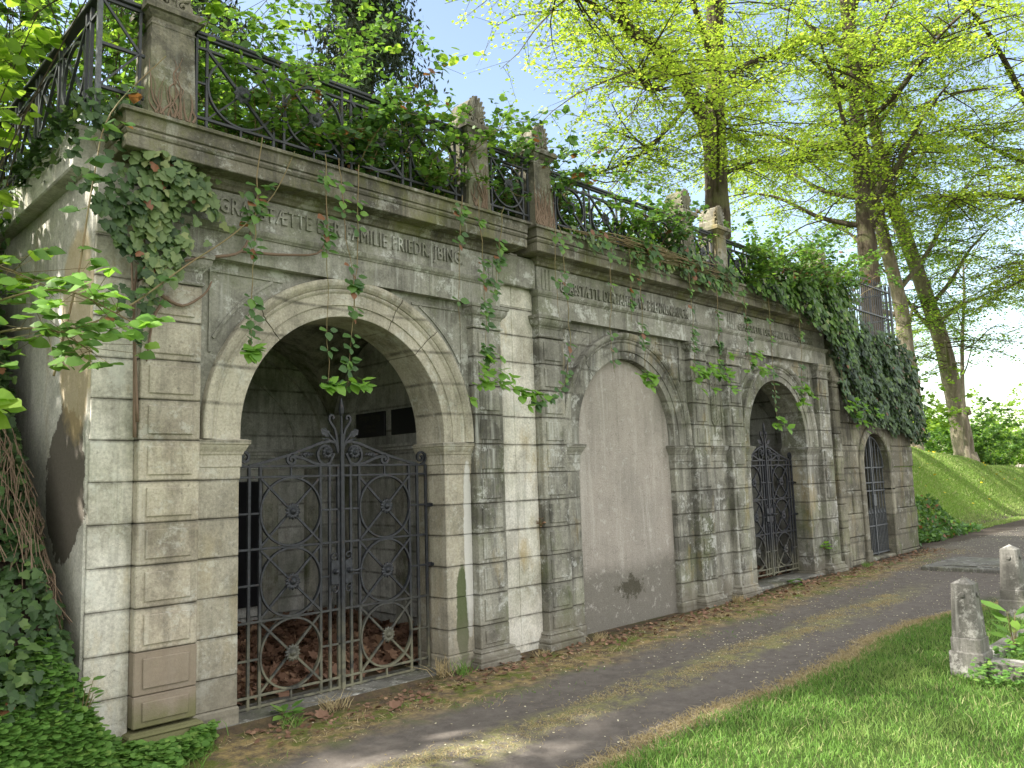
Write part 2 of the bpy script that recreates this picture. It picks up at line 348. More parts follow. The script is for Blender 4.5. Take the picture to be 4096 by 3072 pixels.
def grass(name, a, b, c, patch, sc_=1.3):
    s = NT(name); r = s.rnd(); col = s.mix(r, a, b); col = s.mix(s.ramp(r, .86, .9, 0, .8), col, c)
    col = s.mix(s.ramp(s.noise(sc_, 6, .7), .5, .68, 0, .75), col, patch); col = s.mix(s.ramp(s.noise(sc_*3.1, 4, .7), .55, .7, 0, .5), col, (.10, .2, .045))
    p = s.bsdf(col, .55, .25); t = s.n('ShaderNodeBsdfTranslucent'); s.l(col, t.inputs[0]); mx = s.n('ShaderNodeMixShader'); mx.inputs[0].default_value = .35
    s.l(p.outputs[0], mx.inputs[1]); s.l(t.outputs[0], mx.inputs[2]); s.l(mx.outputs[0], s.out.inputs[0]); return s.m
L_grass = grass('grass_blade', (.12, .25, .045), (.2, .35, .07), (.42, .40, .2), (.26, .35, .1)); L_grass2 = grass('bank_grass_blade', (.2, .33, .07), (.3, .42, .1), (.5, .48, .26), (.36, .42, .15), .7)
def bark(name, a, b):
    s = NT(name); v = s.noise(1, 8, .7, s.pos((9, 9, 1.8)), .5)
    col = s.mix(s.ramp(v, .35, .65), a, b); col = s.mix(s.math('MULTIPLY', s.ramp(s.noise(2.2, 5), .5, .65), .5), col, (.13, .15, .06))
    s.bsdf(col, .9, .15, v, 1, .05); return s.m
B_dark = bark('dark_bark', (.035, .028, .02), (.11, .09, .065)); B_pale = bark('pale_bark', (.13, .11, .08), (.30, .26, .20)); B_twig = bark('twig_bark', (.05, .04, .028), (.10, .08, .05))
s = NT('vine_stem'); s.bsdf(s.mix(s.noise(6), (.13, .16, .05), (.22, .12, .08)), .7); B_vine = s.m
s = NT('ivy_root'); s.bsdf(s.mix(s.noise(9), (.12, .08, .055), (.26, .19, .14)), .85, .2, s.noise(60), .6, .004); B_root = s.m
s = NT('black_plaque'); s.bsdf(s.mix(s.noise(12), (.008, .009, .012), (.02, .02, .026)), .3, .5); M_black = s.m
s = NT('worn_gilding'); s.bsdf((.09, .085, .07), .7); M_gilt = s.m

def ground_mat():
    s = NT('path_and_soil'); sep = s.n('ShaderNodeSeparateXYZ'); s.l(s.pos(), sep.inputs[0])
    X, Y, Z = sep.outputs
    n1 = s.noise(1.6, 6, .65); n2 = s.noise(9, 8, .75); n3 = s.noise(60, 5, .8)
    yw = s.math('ADD', Y, s.math('MULTIPLY', s.math('SUBTRACT', n1, .5), .55))
    soil = s.mix(s.ramp(n2, .3, .7), (.115, .10, .088), (.2, .178, .155))
    soil = s.mix(s.ramp(n3, .62, .72), soil, (.26, .25, .23)); soil = s.mix(s.ramp(n3, .36, .28), soil, (.03, .027, .024))
    verge = s.mix(s.ramp(n2, .42, .6), (.13, .10, .07), (.36, .27, .12)); verge = s.mix(s.ramp(s.noise(3.3, 7, .7), .5, .58), verge, (.13, .15, .035))
    verge = s.mix(s.ramp(n3, .55, .7), verge, (.33, .29, .18))
    xf = s.ramp(X, 12, 9.5)
    f1 = s.math('MULTIPLY', s.ramp(yw, 4.55, 4.85), s.ramp(X, 17, 12))
    f2 = s.math('MULTIPLY', s.math('MULTIPLY', s.ramp(yw, 3.66, 3.82), s.ramp(yw, 4.2, 4.05)), xf)
    f2 = s.math('MULTIPLY', f2, s.ramp(s.math('ADD', n2, s.math('MULTIPLY', n1, .4)), .62, .8))
    col = s.mix(f1, soil, verge); col = s.mix(f2, col, s.mix(s.ramp(n3, .4, .65), (.17, .18, .06), (.38, .33, .18)))
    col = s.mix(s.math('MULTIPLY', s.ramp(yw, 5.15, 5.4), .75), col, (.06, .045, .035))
    fg = s.math('MULTIPLY', s.ramp(yw, 3.06, 2.96), s.ramp(X, 10.9, 10.2)); col = s.mix(fg, col, (.05, .085, .018))
    hill = s.math('MULTIPLY', s.ramp(Z, .2, .5), s.ramp(X, 15, 16.5)); col = s.mix(hill, col, s.mix(n2, (.09, .16, .02), (.15, .25, .03)))
    bank = s.math('MULTIPLY', s.ramp(Z, .15, .3), s.ramp(X, 2.2, 1.8)); col = s.mix(bank, col, (.045, .033, .025))
    bh = s.math('ADD', s.math('MULTIPLY', n2, 1.), s.math('MULTIPLY', n3, .5))
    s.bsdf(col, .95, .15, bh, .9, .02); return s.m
M_ground = ground_mat()

# ------------------------------------------------------------------ terrain
def sm(t): t = np.clip(t, 0, 1); return t*t*(3-2*t)
def wob(x, y, f, sd=0): return (np.sin(x*f+1.3+sd)*np.cos(y*f*1.27+.4+sd)+.5*np.sin(x*f*2.1+y*f*1.7+sd))/1.5
def Hh(x, y):
    x = arr(x); y = arr(y)
    b = .012*np.clip(x-4, 0, 12)+.012*wob(x, y, 2.1)+.006*wob(x, y, 7, 2)
    b = b-.025*np.exp(-((y-3.45)/.22)**2)*(x < 12)-.025*np.exp(-((y-4.4)/.22)**2)*(x < 12)+.03*sm((3.15-y)/.3)
    bank = np.clip(1.3*(y-4.85)+.55*(1.4-x), 0, 4.0)*sm((1.9-x)/.5)
    crest = np.interp(x, [16, 18, 20.5, 23.5, 28, 32, 42, 80, 400], [4.0, 3.35, 2.6, 2.2, 1.95, 1.6, 1.3, 1.0, 0])
    mound = crest*sm((y-5.7-.02*(x-16))/2.5)+.05*wob(x, y, 1.1)*sm((y-5.9)/1)
    top = 4.0
    z = np.where(x < 1.72, np.maximum(b, bank), np.where(x > 16.03, np.maximum(b, mound), np.where(y > 9.7, top, np.where(y > 5.45, .03, b))))
    return z
def grid(xs, ys, f):
    X, Y = np.meshgrid(xs, ys, indexing='ij'); Z = f(X, Y); n, m = X.shape
    V = np.stack([X, Y, Z], -1).reshape(-1, 3); i = np.arange(n-1)[:, None]*m+np.arange(m-1)[None, :]
    F = np.stack([i, i+m, i+m+1, i+1], -1).reshape(-1, 4); return V, F
xs = np.unique(np.concatenate([[-300, -120, -50, -20, -10], np.arange(-6, 1.6, .2), [1.71, 1.76], np.arange(1.9, 16, .15), [16.02, 16.05], np.arange(16.2, 36, .3), [38, 42, 48, 60, 80, 120, 200, 400]]))
ys = np.unique(np.concatenate([[-300, -100, -40, -15, -8], np.arange(-4, 5.4, .15), [5.44, 5.47], np.arange(5.6, 9.6, .2), [9.68, 9.72, 10.2, 11, 12, 14, 17, 22, 30, 45, 80, 150, 400]]))
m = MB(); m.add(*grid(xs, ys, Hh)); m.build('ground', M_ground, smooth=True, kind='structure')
m = MB(); m.box(1.7, 15.98, 5.66, 9.95, 3.76, 4.06, .01); m.build('terrace_soil', M_ground, kind='structure')

# ------------------------------------------------------------------ masonry builders
P = 5.42; Mn = 5.5; YB = 5.9; JZ = [.093+.27*k for k in range(0, 13)]
def gz(x): return .012*max(0, x-4)
CAPP = [(0, 3.062), (.012, 3.066), (.016, 3.08), (.006, 3.09), (0, 3.095), (0, 3.155), (.008, 3.165), (.012, 3.175), (.03, 3.19), (.045, 3.215), (.05, 3.235), (.05, 3.25), (.062, 3.255), (.065, 3.285), (0, 3.291)]
BASEP = [(.075, -.2), (.075, .05), (.06, .056), (.068, .075), (.062, .1), (.04, .11), (.03, .13), (.038, .142), (.03, .155), (.006, .162), (0, .165)]
def pilaster(par, x0, x1, mat, tops=3.06, capmat=None, base=True, g=0, lift=0):
    b = MB(); js = [z for z in JZ if .3 < z < tops-.06]
    zs = [.165 if base else -.1]+js+[tops]
    for z0, z1 in zip(zs, zs[1:]):
        j = random.uniform(-.0025, .0025)
        b.box(x0, x1, P+j, YB, z0+.0015, z1-.0015, .007)
    if not base: pass
    o = b.build('pilaster', mat, par)
    for z0, z1 in zip(zs, zs[1:]):
        q = MB(); d = min(.042, (z1-z0)*.2)
        R = []
        for p, i in ((-.004, 0), (.009, 0), (.013, .005)): R.append([(x0+.055+i, P-p, z0+d+i), (x1-.055-i, P-p, z0+d+i), (x1-.055-i, P-p, z1-d-i), (x0+.055+i, P-p, z1-d-i)])
        q.rings(R, True); q.build('raised_panel', mat, o)
    c = MB(); c.mold(x0, x1, P, Mn+.1, CAPP); c.build('capital', capmat or mat, o)
    if base: c = MB(); c.mold(x0, x1, P, Mn+.1, [(p, z+g) for p, z in BASEP]); c.build('base', mat, o)
    return o
def wall_strip(par, x0, x1, mat, z0=-.15, z1=3.72, y=Mn, name='wall_strip', label=None, split=None):
    b = MB(); zs = [z0]+[z for z in JZ if z > z0+.05]+[3.35, z1]
    for a, c in zip(zs, zs[1:]):
        xx = [x0]+([split] if split else [])+[x1]
        for u, v in zip(xx, xx[1:]): b.box(u+.0005, v-.0005, y+random.uniform(-.002, .002), YB, a+.001, c-.001, .005)
    return b.build(name, mat, par, label=label)
IMPP = [(0, 1.715), (.004, 1.72), (.004, 1.80), (.012, 1.805), (.012, 1.885), (.02, 1.895), (.024, 1.91), (.034, 1.925), (.045, 1.945), (.05, 1.96), (.06, 1.965), (.062, 1.992), (.03, 2.0), (0, 2.001)]
def pier(par, x0, x1, mat, side, y1=5.885, plinth=True, imp=True):
    b = MB(); zs = [.15 if plinth else -.15]+[z for z in JZ if .3 < z < 1.6]+[1.715]
    for a, c in zip(zs, zs[1:]): b.box(x0, x1, Mn+random.uniform(-.002, .002), y1, a+.0015, c-.0015, .006)
    if plinth: b.box(x0-(.012 if side < 0 else 0), x1+(.012 if side > 0 else 0), Mn-.015, y1, -.2, .15, .012)
    o = b.build('pier', mat, par)
    if imp:
        c = MB(); c.mold(x0, x1, Mn, y1, IMPP, L=1 if side < 0 else 0, Rr=1 if side > 0 else 0); c.build('impost', mat, o)
    return o
def arch_pts(cx, zc, r, zs, n=48):
    p = [(cx-r, zs)] if zs < zc-.001 else []
    p += [(cx-r*math.cos(PI*i/n), zc+r*math.sin(PI*i/n)) for i in range(n+1)]
    if zs < zc-.001: p.append((cx+r, zs))
    return p
def spandrel(par, x0, x1, cx, zc, r, zs, mat, ztop=3.72, yf=Mn, yb=YB, name='spandrel_wall'):
    b = MB(); A = arch_pts(cx, zc, r, zs)
    for y, fl in ((yf, 1), (yb, -1)):
        V = []; F = []
        for i, (x, z) in enumerate(A): V += [(x, y, z), (x, y, ztop)]
        for i in range(len(A)-1):
            if abs(A[i+1][0]-A[i][0]) > 1e-6: F.append([2*i, 2*i+2, 2*i+3, 2*i+1][::fl])
        k = len(V); V += [(x0, y, zs), (cx-r, y, zs), (cx-r, y, ztop), (x0, y, ztop), (cx+r, y, zs), (x1, y, zs), (x1, y, ztop), (cx+r, y, ztop)]
        F += [[k, k+1, k+2, k+3][::fl], [k+4, k+5, k+6, k+7][::fl]]
        b.add(V, F)
    V = []; F = []
    for i, (x, z) in enumerate(A): V += [(x, yf, z), (x, yb, z)]
    for i in range(len(A)-1): F.append([2*i, 2*i+1, 2*i+3, 2*i+2])
    b.add(V, F)
    return b.build(name, mat, par)
def archivolt(par, cx, zc, r0, r1, zs, mat, yin=5.885, cuts=(0, .27, .62, .73, 1), name='archivolt'):
    t = r1-r0
    prof = [(0, yin), (0, Mn-.012), (.004, Mn-.016), (.30*t, Mn-.016), (.31*t, Mn-.028), (.62*t, Mn-.028), (.66*t, Mn-.04), (.70*t, Mn-.046), (.745*t, Mn-.04), (.755*t, Mn-.052), (.83*t, Mn-.07), (.90*t, Mn-.078), (.985*t, Mn-.078), (t, Mn-.07), (t, Mn+.02)]
    b = MB(); H = zc-zs; tot = PI*r1+2*H
    def pt(rr, s_):  # s in 0..1 along the arch
        d = s_*tot
        if d < H: return cx-rr, zs+d
        if d > tot-H: return cx+rr, zs+(tot-d)
        a = (d-H)/r1; return cx-rr*math.cos(a), zc+rr*math.sin(a)
    for c0, c1 in zip(cuts, cuts[1:]):
        n = max(4, int((c1-c0)*70)); e = .0012; R = []
        for i in range(n+1):
            s_ = c0+e*(c0 > 0)+(c1-c0-e*((c0 > 0)+(c1 < 1)))*i/n
            R.append([(pt(r0+q, s_)[0], y, pt(r0+q, s_)[1]) for q, y in prof])
        b.rings(R, True, False)
    return b.build(name, mat, par)
def cornice(par, x0, x1, mat, dz=0, top=4.13, L=1, R=1):
    pr = [(0, 3.80), (.02, 3.805), (.03, 3.83), (.05, 3.845), (.055, 3.872), (.195, 3.875), (.2, 3.88), (.2, 3.955), (.188, 3.958), (.188, 3.966), (.198, 3.972), (.207, 3.99), (.2, 4.008), (.19, 4.014), (.205, 4.022), (.207, 4.05), (.215, 4.10), (.24, 4.104), (.242, top-.006), (.236, top), (0, top+.002)]
    b = MB(); b.mold(x0, x1, P, 5.7, [(p, z+dz) for p, z in pr], L, R); return b.build('cornice', mat, par)
def entab(par, x0, x1, mat, tri, L=1, R=1):
    b = MB(); b.mold(x0, x1, P, YB, [(0, 3.292), (0, 3.488), (.010, 3.492), (.014, 3.50), (.026, 3.512), (.034, 3.53), (.038, 3.545), (.03, 3.55), (0, 3.552)], L, R); b.build('architrave', mat, par)
    b = MB(); b.box(x0, x1, P+.006, YB, 3.55, 3.80, .004)
    for t in tri:
        for k in range(3): b.box(t+k*.055, t+k*.055+.032, P-.006, P+.05, 3.56, 3.78, .006)
    return b.build('frieze', mat, par)
def strip_mold(b, pts, wd=.022, h=.012):
    b.tube([(x, Mn-.001, z) for x, z in pts], [wd/2]*len(pts), flat=(0, 1, 0), square=True)

# ------------------------------------------------------------------ tomb 1 (left, large open arch)
T1 = thing('tomb_building', (3.6, 5.5, 0), 'pale sandstone tomb front with the widest open arch, nearest the viewer', 'tomb building')
wall_strip(T1, 1.68, 1.95, M_white, y=Mn, label='pale limewashed corner strip')
b = MB(); b.box(1.668, 1.92, 5.525, 9.9, -.1, 3.9, .01); b.build('side_wall', M_side, T1, label='side wall with peeling render')
b = MB(); R = [[(1.70-p, 5.62, z), (1.70-p, 9.9, z), (1.95, 9.9, z), (1.95, 5.62, z)] for p, z in ((0, 3.80), (.13, 3.81), (.14, 3.82), (.14, 4.09), (.12, 4.10))]; b.rings(R); b.build('side_parapet', M_side, T1)
pilaster(T1, 1.95, 2.355, M_pil, capmat=M_ent, g=-.02)
pilaster(T1, 4.91, 5.265, M_grey, capmat=M_ent)
pier(T1, 2.357, 2.68, M_warm, 1); pier(T1, 4.60, 4.908, M_warm, -1)
C1 = (3.635, 2.055)
spandrel(T1, 2.356, 4.909, C1[0], C1[1], 1.0, 2.0, M_ent)
archivolt(T1, C1[0], C1[1], .955, 1.255, 2.0, M_warm)
b = MB()
for sg in (-1, 1):
    xc = C1[0]+sg*1.19; xt = C1[0]+sg*.62
    pts = [(xt, 3.215), (xc, 3.215), (xc, 2.62)]; strip_mold(b, pts)
    strip_mold(b, [(C1[0]+sg*1.345*math.cos(a), C1[1]+1.345*math.sin(a)) for a in np.linspace(.52, 1.02, 14)])
b.build('spandrel_moulding', M_ent, T1)
entab(T1, 1.955, 5.263, M_ent, (2.02, 5.07))
lettering('GRABSTÆTTE DER FAMILIE FRIEDR. JBING.', 2.47, 4.80, P+.006, 3.598, 3.755, M_ent, T1, ext=.012)
cornice(T1, 1.955, 5.263, M_corn)
b = MB(); b.box(2.5, 4.75, 5.47, 5.9, -.1, .035, .012); b.build('threshold', M_conc, T1)
def chamber(par, x0, x1, y1, zs, hgt, ctr, strips, mat=M_in):
    b = MB()
    b.box(x0-.1, x0, YB, y1, -.1, 3.7, .001); b.box(x1, x1+.1, YB, y1, -.1, 3.7, .001); b.box(x0-.1, x1+.1, y1, y1+.1, -.1, 3.7, .001)
    o = b.build('chamber_wall', mat, par)
    for c in (0,): 
        b = MB(); cx = (x0+x1)/2; cy = (YB+y1)/2
        def f(X, Y):
            u = np.clip(1-((X-cx)/(x1-cx))**2, 0, 1)**.5; v = np.clip(1-((Y-cy)/(y1-cy))**2, 0, 1)**.5
            return zs+hgt*np.maximum(u, v*.985)
        gx = cx+(x1-cx+.002)*np.sin(np.linspace(-PI/2, PI/2, 61)); gy = cy+(y1-cy+.002)*np.sin(np.linspace(-PI/2, PI/2, 61))
        b.add(*grid(gx, gy, f)); b.build('vault', M_vault, par, smooth=False)
    b = MB()   # wall arches, string courses, corner pilasters
    for k in range(2):
        rr = (.93, .70)[k]; th = (.09, .03)[k]
        n = 26
        for wall in ('back', 'right', 'left'):
            pts = []
            for i in range(n+1):
                a = PI*i/n; u = -rr*math.cos(a); z = zs+hgt*rr*math.sin(a)*.97
                if wall == 'back': pts.append((cx+(x1-cx)*u, y1-.02, z))
                elif wall == 'right': pts.append((x1-.02, cy+(y1-cy)*u, z))
                else: pts.append((x0+.02, cy+(y1-cy)*u, z))
            b.tube(pts, th/2, square=True, flat=(0, 1, 0) if wall == 'back' else (1, 0, 0))
    for z, pj in ((2.02, .05), (2.06, .07), (1.86, .03), (.2, .03)):
        b.box(x0, x1, y1-pj, y1, z, z+.035 if z > 1 else .2, .004); b.box(x1-pj, x1, YB+.1, y1-pj-.002, z, z+.035 if z > 1 else .2, .004); b.box(x0, x0+pj, YB+.1, y1-pj-.002, z, z+.035 if z > 1 else .2, .004)
    b.build('wall_mouldings', mat, par); b = MB()
    for u, v in strips: b.box(u, v, y1-.07, y1-.001, -.05, 1.855, .006)
    for yy in (y1-.35, YB+.5, (YB+y1)/2): b.box(x1-.045, x1-.001, yy-.09, yy+.09, -.05, 1.855, .006); b.box(x0+.001, x0+.045, yy-.09, yy+.09, -.05, 1.855, .006)
    b.build('wall_pilasters', M_vault, par); return o
chamber(T1, 1.95, 5.5, 8.75, 2.1, 1.42, 3.64, [(4.52, 4.72), (5.09, 5.29), (3.2, 3.4), (2.3, 2.5), (1.96, 2.1)])
b = MB(); b.box(3.95, 4.50, 8.66, 8.748, .32, 1.72, .01); b.build('memorial_slab', M_black, T1, label='tall black slab on the back wall')
for i, (y0, y1_) in enumerate(((7.61, 8.19), (6.90, 7.48))):
    b = MB(); b.box(5.47, 5.499, y0, y1_, 2.2, 2.49, .004); q = b.build('memorial_plaque', M_black, T1)
    # read from the gate side: the text runs towards -y
    cu = [('Hugo Ibing', .42, .10, 2.375), ('* 12. Febr. 1863', .22, .035, 2.31), ('+ 11. Mai 1938', .22, .035, 2.255)] if i == 0 else []
    for tx, wd, hh, zz in cu:
        ym = (y0+y1_)/2; lettering(tx, ym+wd/2, ym-wd/2, 0, zz, zz+hh, M_gilt, q, 'inscription', .003, 'x', 5.47)

# ------------------------------------------------------------------ tomb 2+3 (double front)
T2 = thing('tomb_building', (9.1, 5.5, 0), 'dark weathered double tomb front with walled up arch and smaller gated arch', 'tomb building')
wall_strip(T2, 5.268, 5.80, M_white, y=Mn+.004, z1=3.9, label='white streaked render strip between the tombs', split=5.5)
b = MB(); b.box(5.27, 5.80, 5.44, YB, 3.55, 3.86, .01); b.build('frieze_return', M_ent, T2)
pilaster(T2, 5.803, 6.16, M_grey, g=.02); pilaster(T2, 8.543, 8.89, M_grey, g=.05); pilaster(T2, 9.395, 9.75, M_grey, g=.05); pilaster(T2, 12.08, 12.46, M_grey, g=.08)
pier(T2, 6.162, 6.43, M_grey, 1); pier(T2, 8.19, 8.541, M_grey, -1)
pier(T2, 9.752, 10.0, M_grey, 1); pier(T2, 11.70, 12.078, M_grey, -1)
C2 = (7.31, 2.09); spandrel(T2, 6.161, 8.542, C2[0], C2[1], .93, 2.0, M_grey); archivolt(T2, C2[0], C2[1], .88, 1.175, 2.0, M_grey, 5.70)
b = MB(); b.box(6.40, 8.22, 5.575, 5.8, -.2, 3.2, .001); b.build('blind_panel', M_panel, T2, label='rough rendered wall filling the arch')
C3 = (10.85, 2.10); spandrel(T2, 9.751, 12.079, C3[0], C3[1], .90, 2.0, M_grey); archivolt(T2, C3[0], C3[1], .85, 1.12, 2.0, M_grey)
b = MB()
for C, r in ((C2, 1.25), (C3, 1.19)):
    for sg in (-1, 1):
        xc = C[0]+sg*1.08; strip_mold(b, [(C[0]+sg*.6, 3.22), (xc, 3.22), (xc, 2.7)]); strip_mold(b, [(C[0]+sg*r*math.cos(a), C[1]+r*math.sin(a)) for a in np.linspace(.55, 1.0, 12)])
b.build('spandrel_moulding', M_grey, T2)
# strip with carved palm frond
wall_strip(T2, 8.892, 9.393, M_grey, name='middle_strip')
b = MB(); b.mold(8.93, 9.36, Mn, Mn+.1, [(p, z) for p, z in IMPP], 0, 0); b.build('impost', M_grey, T2)
b = MB()
for a, c in (((8.97, 2.08), (8.97, 3.18)), ((8.97, 3.18), (9.32, 3.18)), ((9.32, 3.18), (9.32, 2.08)), ((9.32, 2.08), (8.97, 2.08))): strip_mold(b, [a, c], .02)
b.tube([(9.14, Mn-.006, 2.12), (9.15, Mn-.01, 2.6), (9.13, Mn-.006, 3.05)], [.012, .01, .004], 6)
for k in range(16):
    z = 2.25+k*.048
    for sg in (-1, 1): b.tube([(9.145, Mn-.004, z), (9.145+sg*.055, Mn-.014, z+.05), (9.145+sg*.085, Mn-.004, z+.12)], [.006, .012, .003], 5)
b.build('carved_palm_frond', M_grey, T2)
entab(T2, 5.805, 12.458, M_ent, (5.87, 8.6, 9.5))
lettering('GRABSTÆTTE DER FAMILIE W. BRENNENBRUCK', 6.14, 8.53, P+.006, 3.572, 3.695, M_ent, T2, ext=.012)
lettering('GRABSTÆTTE DER FAMILIE W. BRÜGGEMANN', 9.76, 12.0, P+.006, 3.572, 3.695, M_ent, T2, ext=.012)
cornice(T2, 5.805, 12.458, M_corn, dz=.003)
b = MB(); b.box(9.8, 11.9, 5.44, 5.9, -.1, .12, .02); b.build('threshold', M_conc, T2)
chamber(T2, 9.5, 12.3, 8.4, 2.1, 1.35, 10.8, [(10.3, 10.45), (11.2, 11.35), (9.5, 9.6)])

# ------------------------------------------------------------------ rough ashlar bay with arched door
T3 = thing('stone_bay', (14.3, 5.5, 0), 'rough ashlar wall with small arched iron door at the far end', 'tomb building')
random.seed(5)
b = MB(); b.box(12.59, 12.83, P-.01, YB, -.2, .35, .012)
for z in np.arange(.35, 3.0, .372): b.box(12.59, 12.83, P+random.uniform(-.012, .004), YB, z+.003, min(z+.369, 3.02), .014)
b.mold(12.59, 12.9, P, YB, [(0, 3.02), (.03, 3.05), (.04, 3.12), (0, 3.14), (0, 3.6), (.05, 3.62), (.05, 3.72), (0, 3.73)])
b.build('quoin_strip', M_rough, T3)
D0 = (14.32, 1.69, .56)
b = MB()
for zi, z in enumerate(np.arange(-.2, 3.8, .372)):
    z1 = z+.369
    def row(u, v):
        x = u
        while x < v-.02:
            e = min(v, x+random.uniform(.42, .8));
            if v-e < .2: e = v
            b.box(x+.002, e-.002, Mn+random.uniform(-.012, .012), YB, z+.003, z1, .014); x = e
    if z1 < D0[1]+.02: row(12.832, 13.60); row(15.05, 16.1)
    elif z < D0[1]+.78: row(12.832, 13.6); row(15.05, 16.1)
    else: row(12.832, 16.1)
b.build('ashlar_wall', M_rough, T3)
spandrel(T3, 13.58, 15.07, D0[0], D0[1], .60, 1.30, M_rough, ztop=2.52, yf=Mn+.004, name='door_spandrel')
b = MB()
for x0, x1 in ((13.602, 13.76), (14.88, 15.048)):
    b.box(x0, x1, Mn-.035, YB, .1, 1.30, .012); b.box(x0-.02, x1+.02, Mn-.05, YB, -.2, .30, .015)
b.box(13.74, 14.9, Mn-.02, YB, -.2, .16, .02)
b.build('door_jamb', M_rough, T3)
b = MB(); 
prof = [(0, YB), (0, Mn-.02), (.02, Mn-.035), (.14, Mn-.035), (.16, Mn-.02), (.16, Mn+.02)]
for a0, a1 in ((-.7, .55), (.56, 1.35), (1.36, 1.8), (1.81, 2.6), (2.61, 3.9)):
    R = []
    for i in range(13):
        a = a0+(a1-a0)*i/12
        def q(rr):
            if a < 0: return D0[0]-rr, D0[1]+a*.56
            if a > PI: return D0[0]+rr, D0[1]-(a-PI)*.56
            return D0[0]-rr*math.cos(a), D0[1]+rr*math.sin(a)
        R.append([(q(.56+p)[0], y, q(.56+p)[1]) for p, y in prof])
    b.rings(R, True, False)
b.build('door_arch', M_rough, T3)
b = MB(); b.box(16.0, 16.1, YB, 9.8, -.1, 3.6, .01); b.box(13.4, 13.5, YB, 8, 0, 3.6, .01); b.box(15.2, 15.3, YB, 8, 0, 3.6, .01); b.box(13.4, 15.3, 8, 8.1, 0, 3.6, .01); b.build('inner_wall', M_vault, T3)

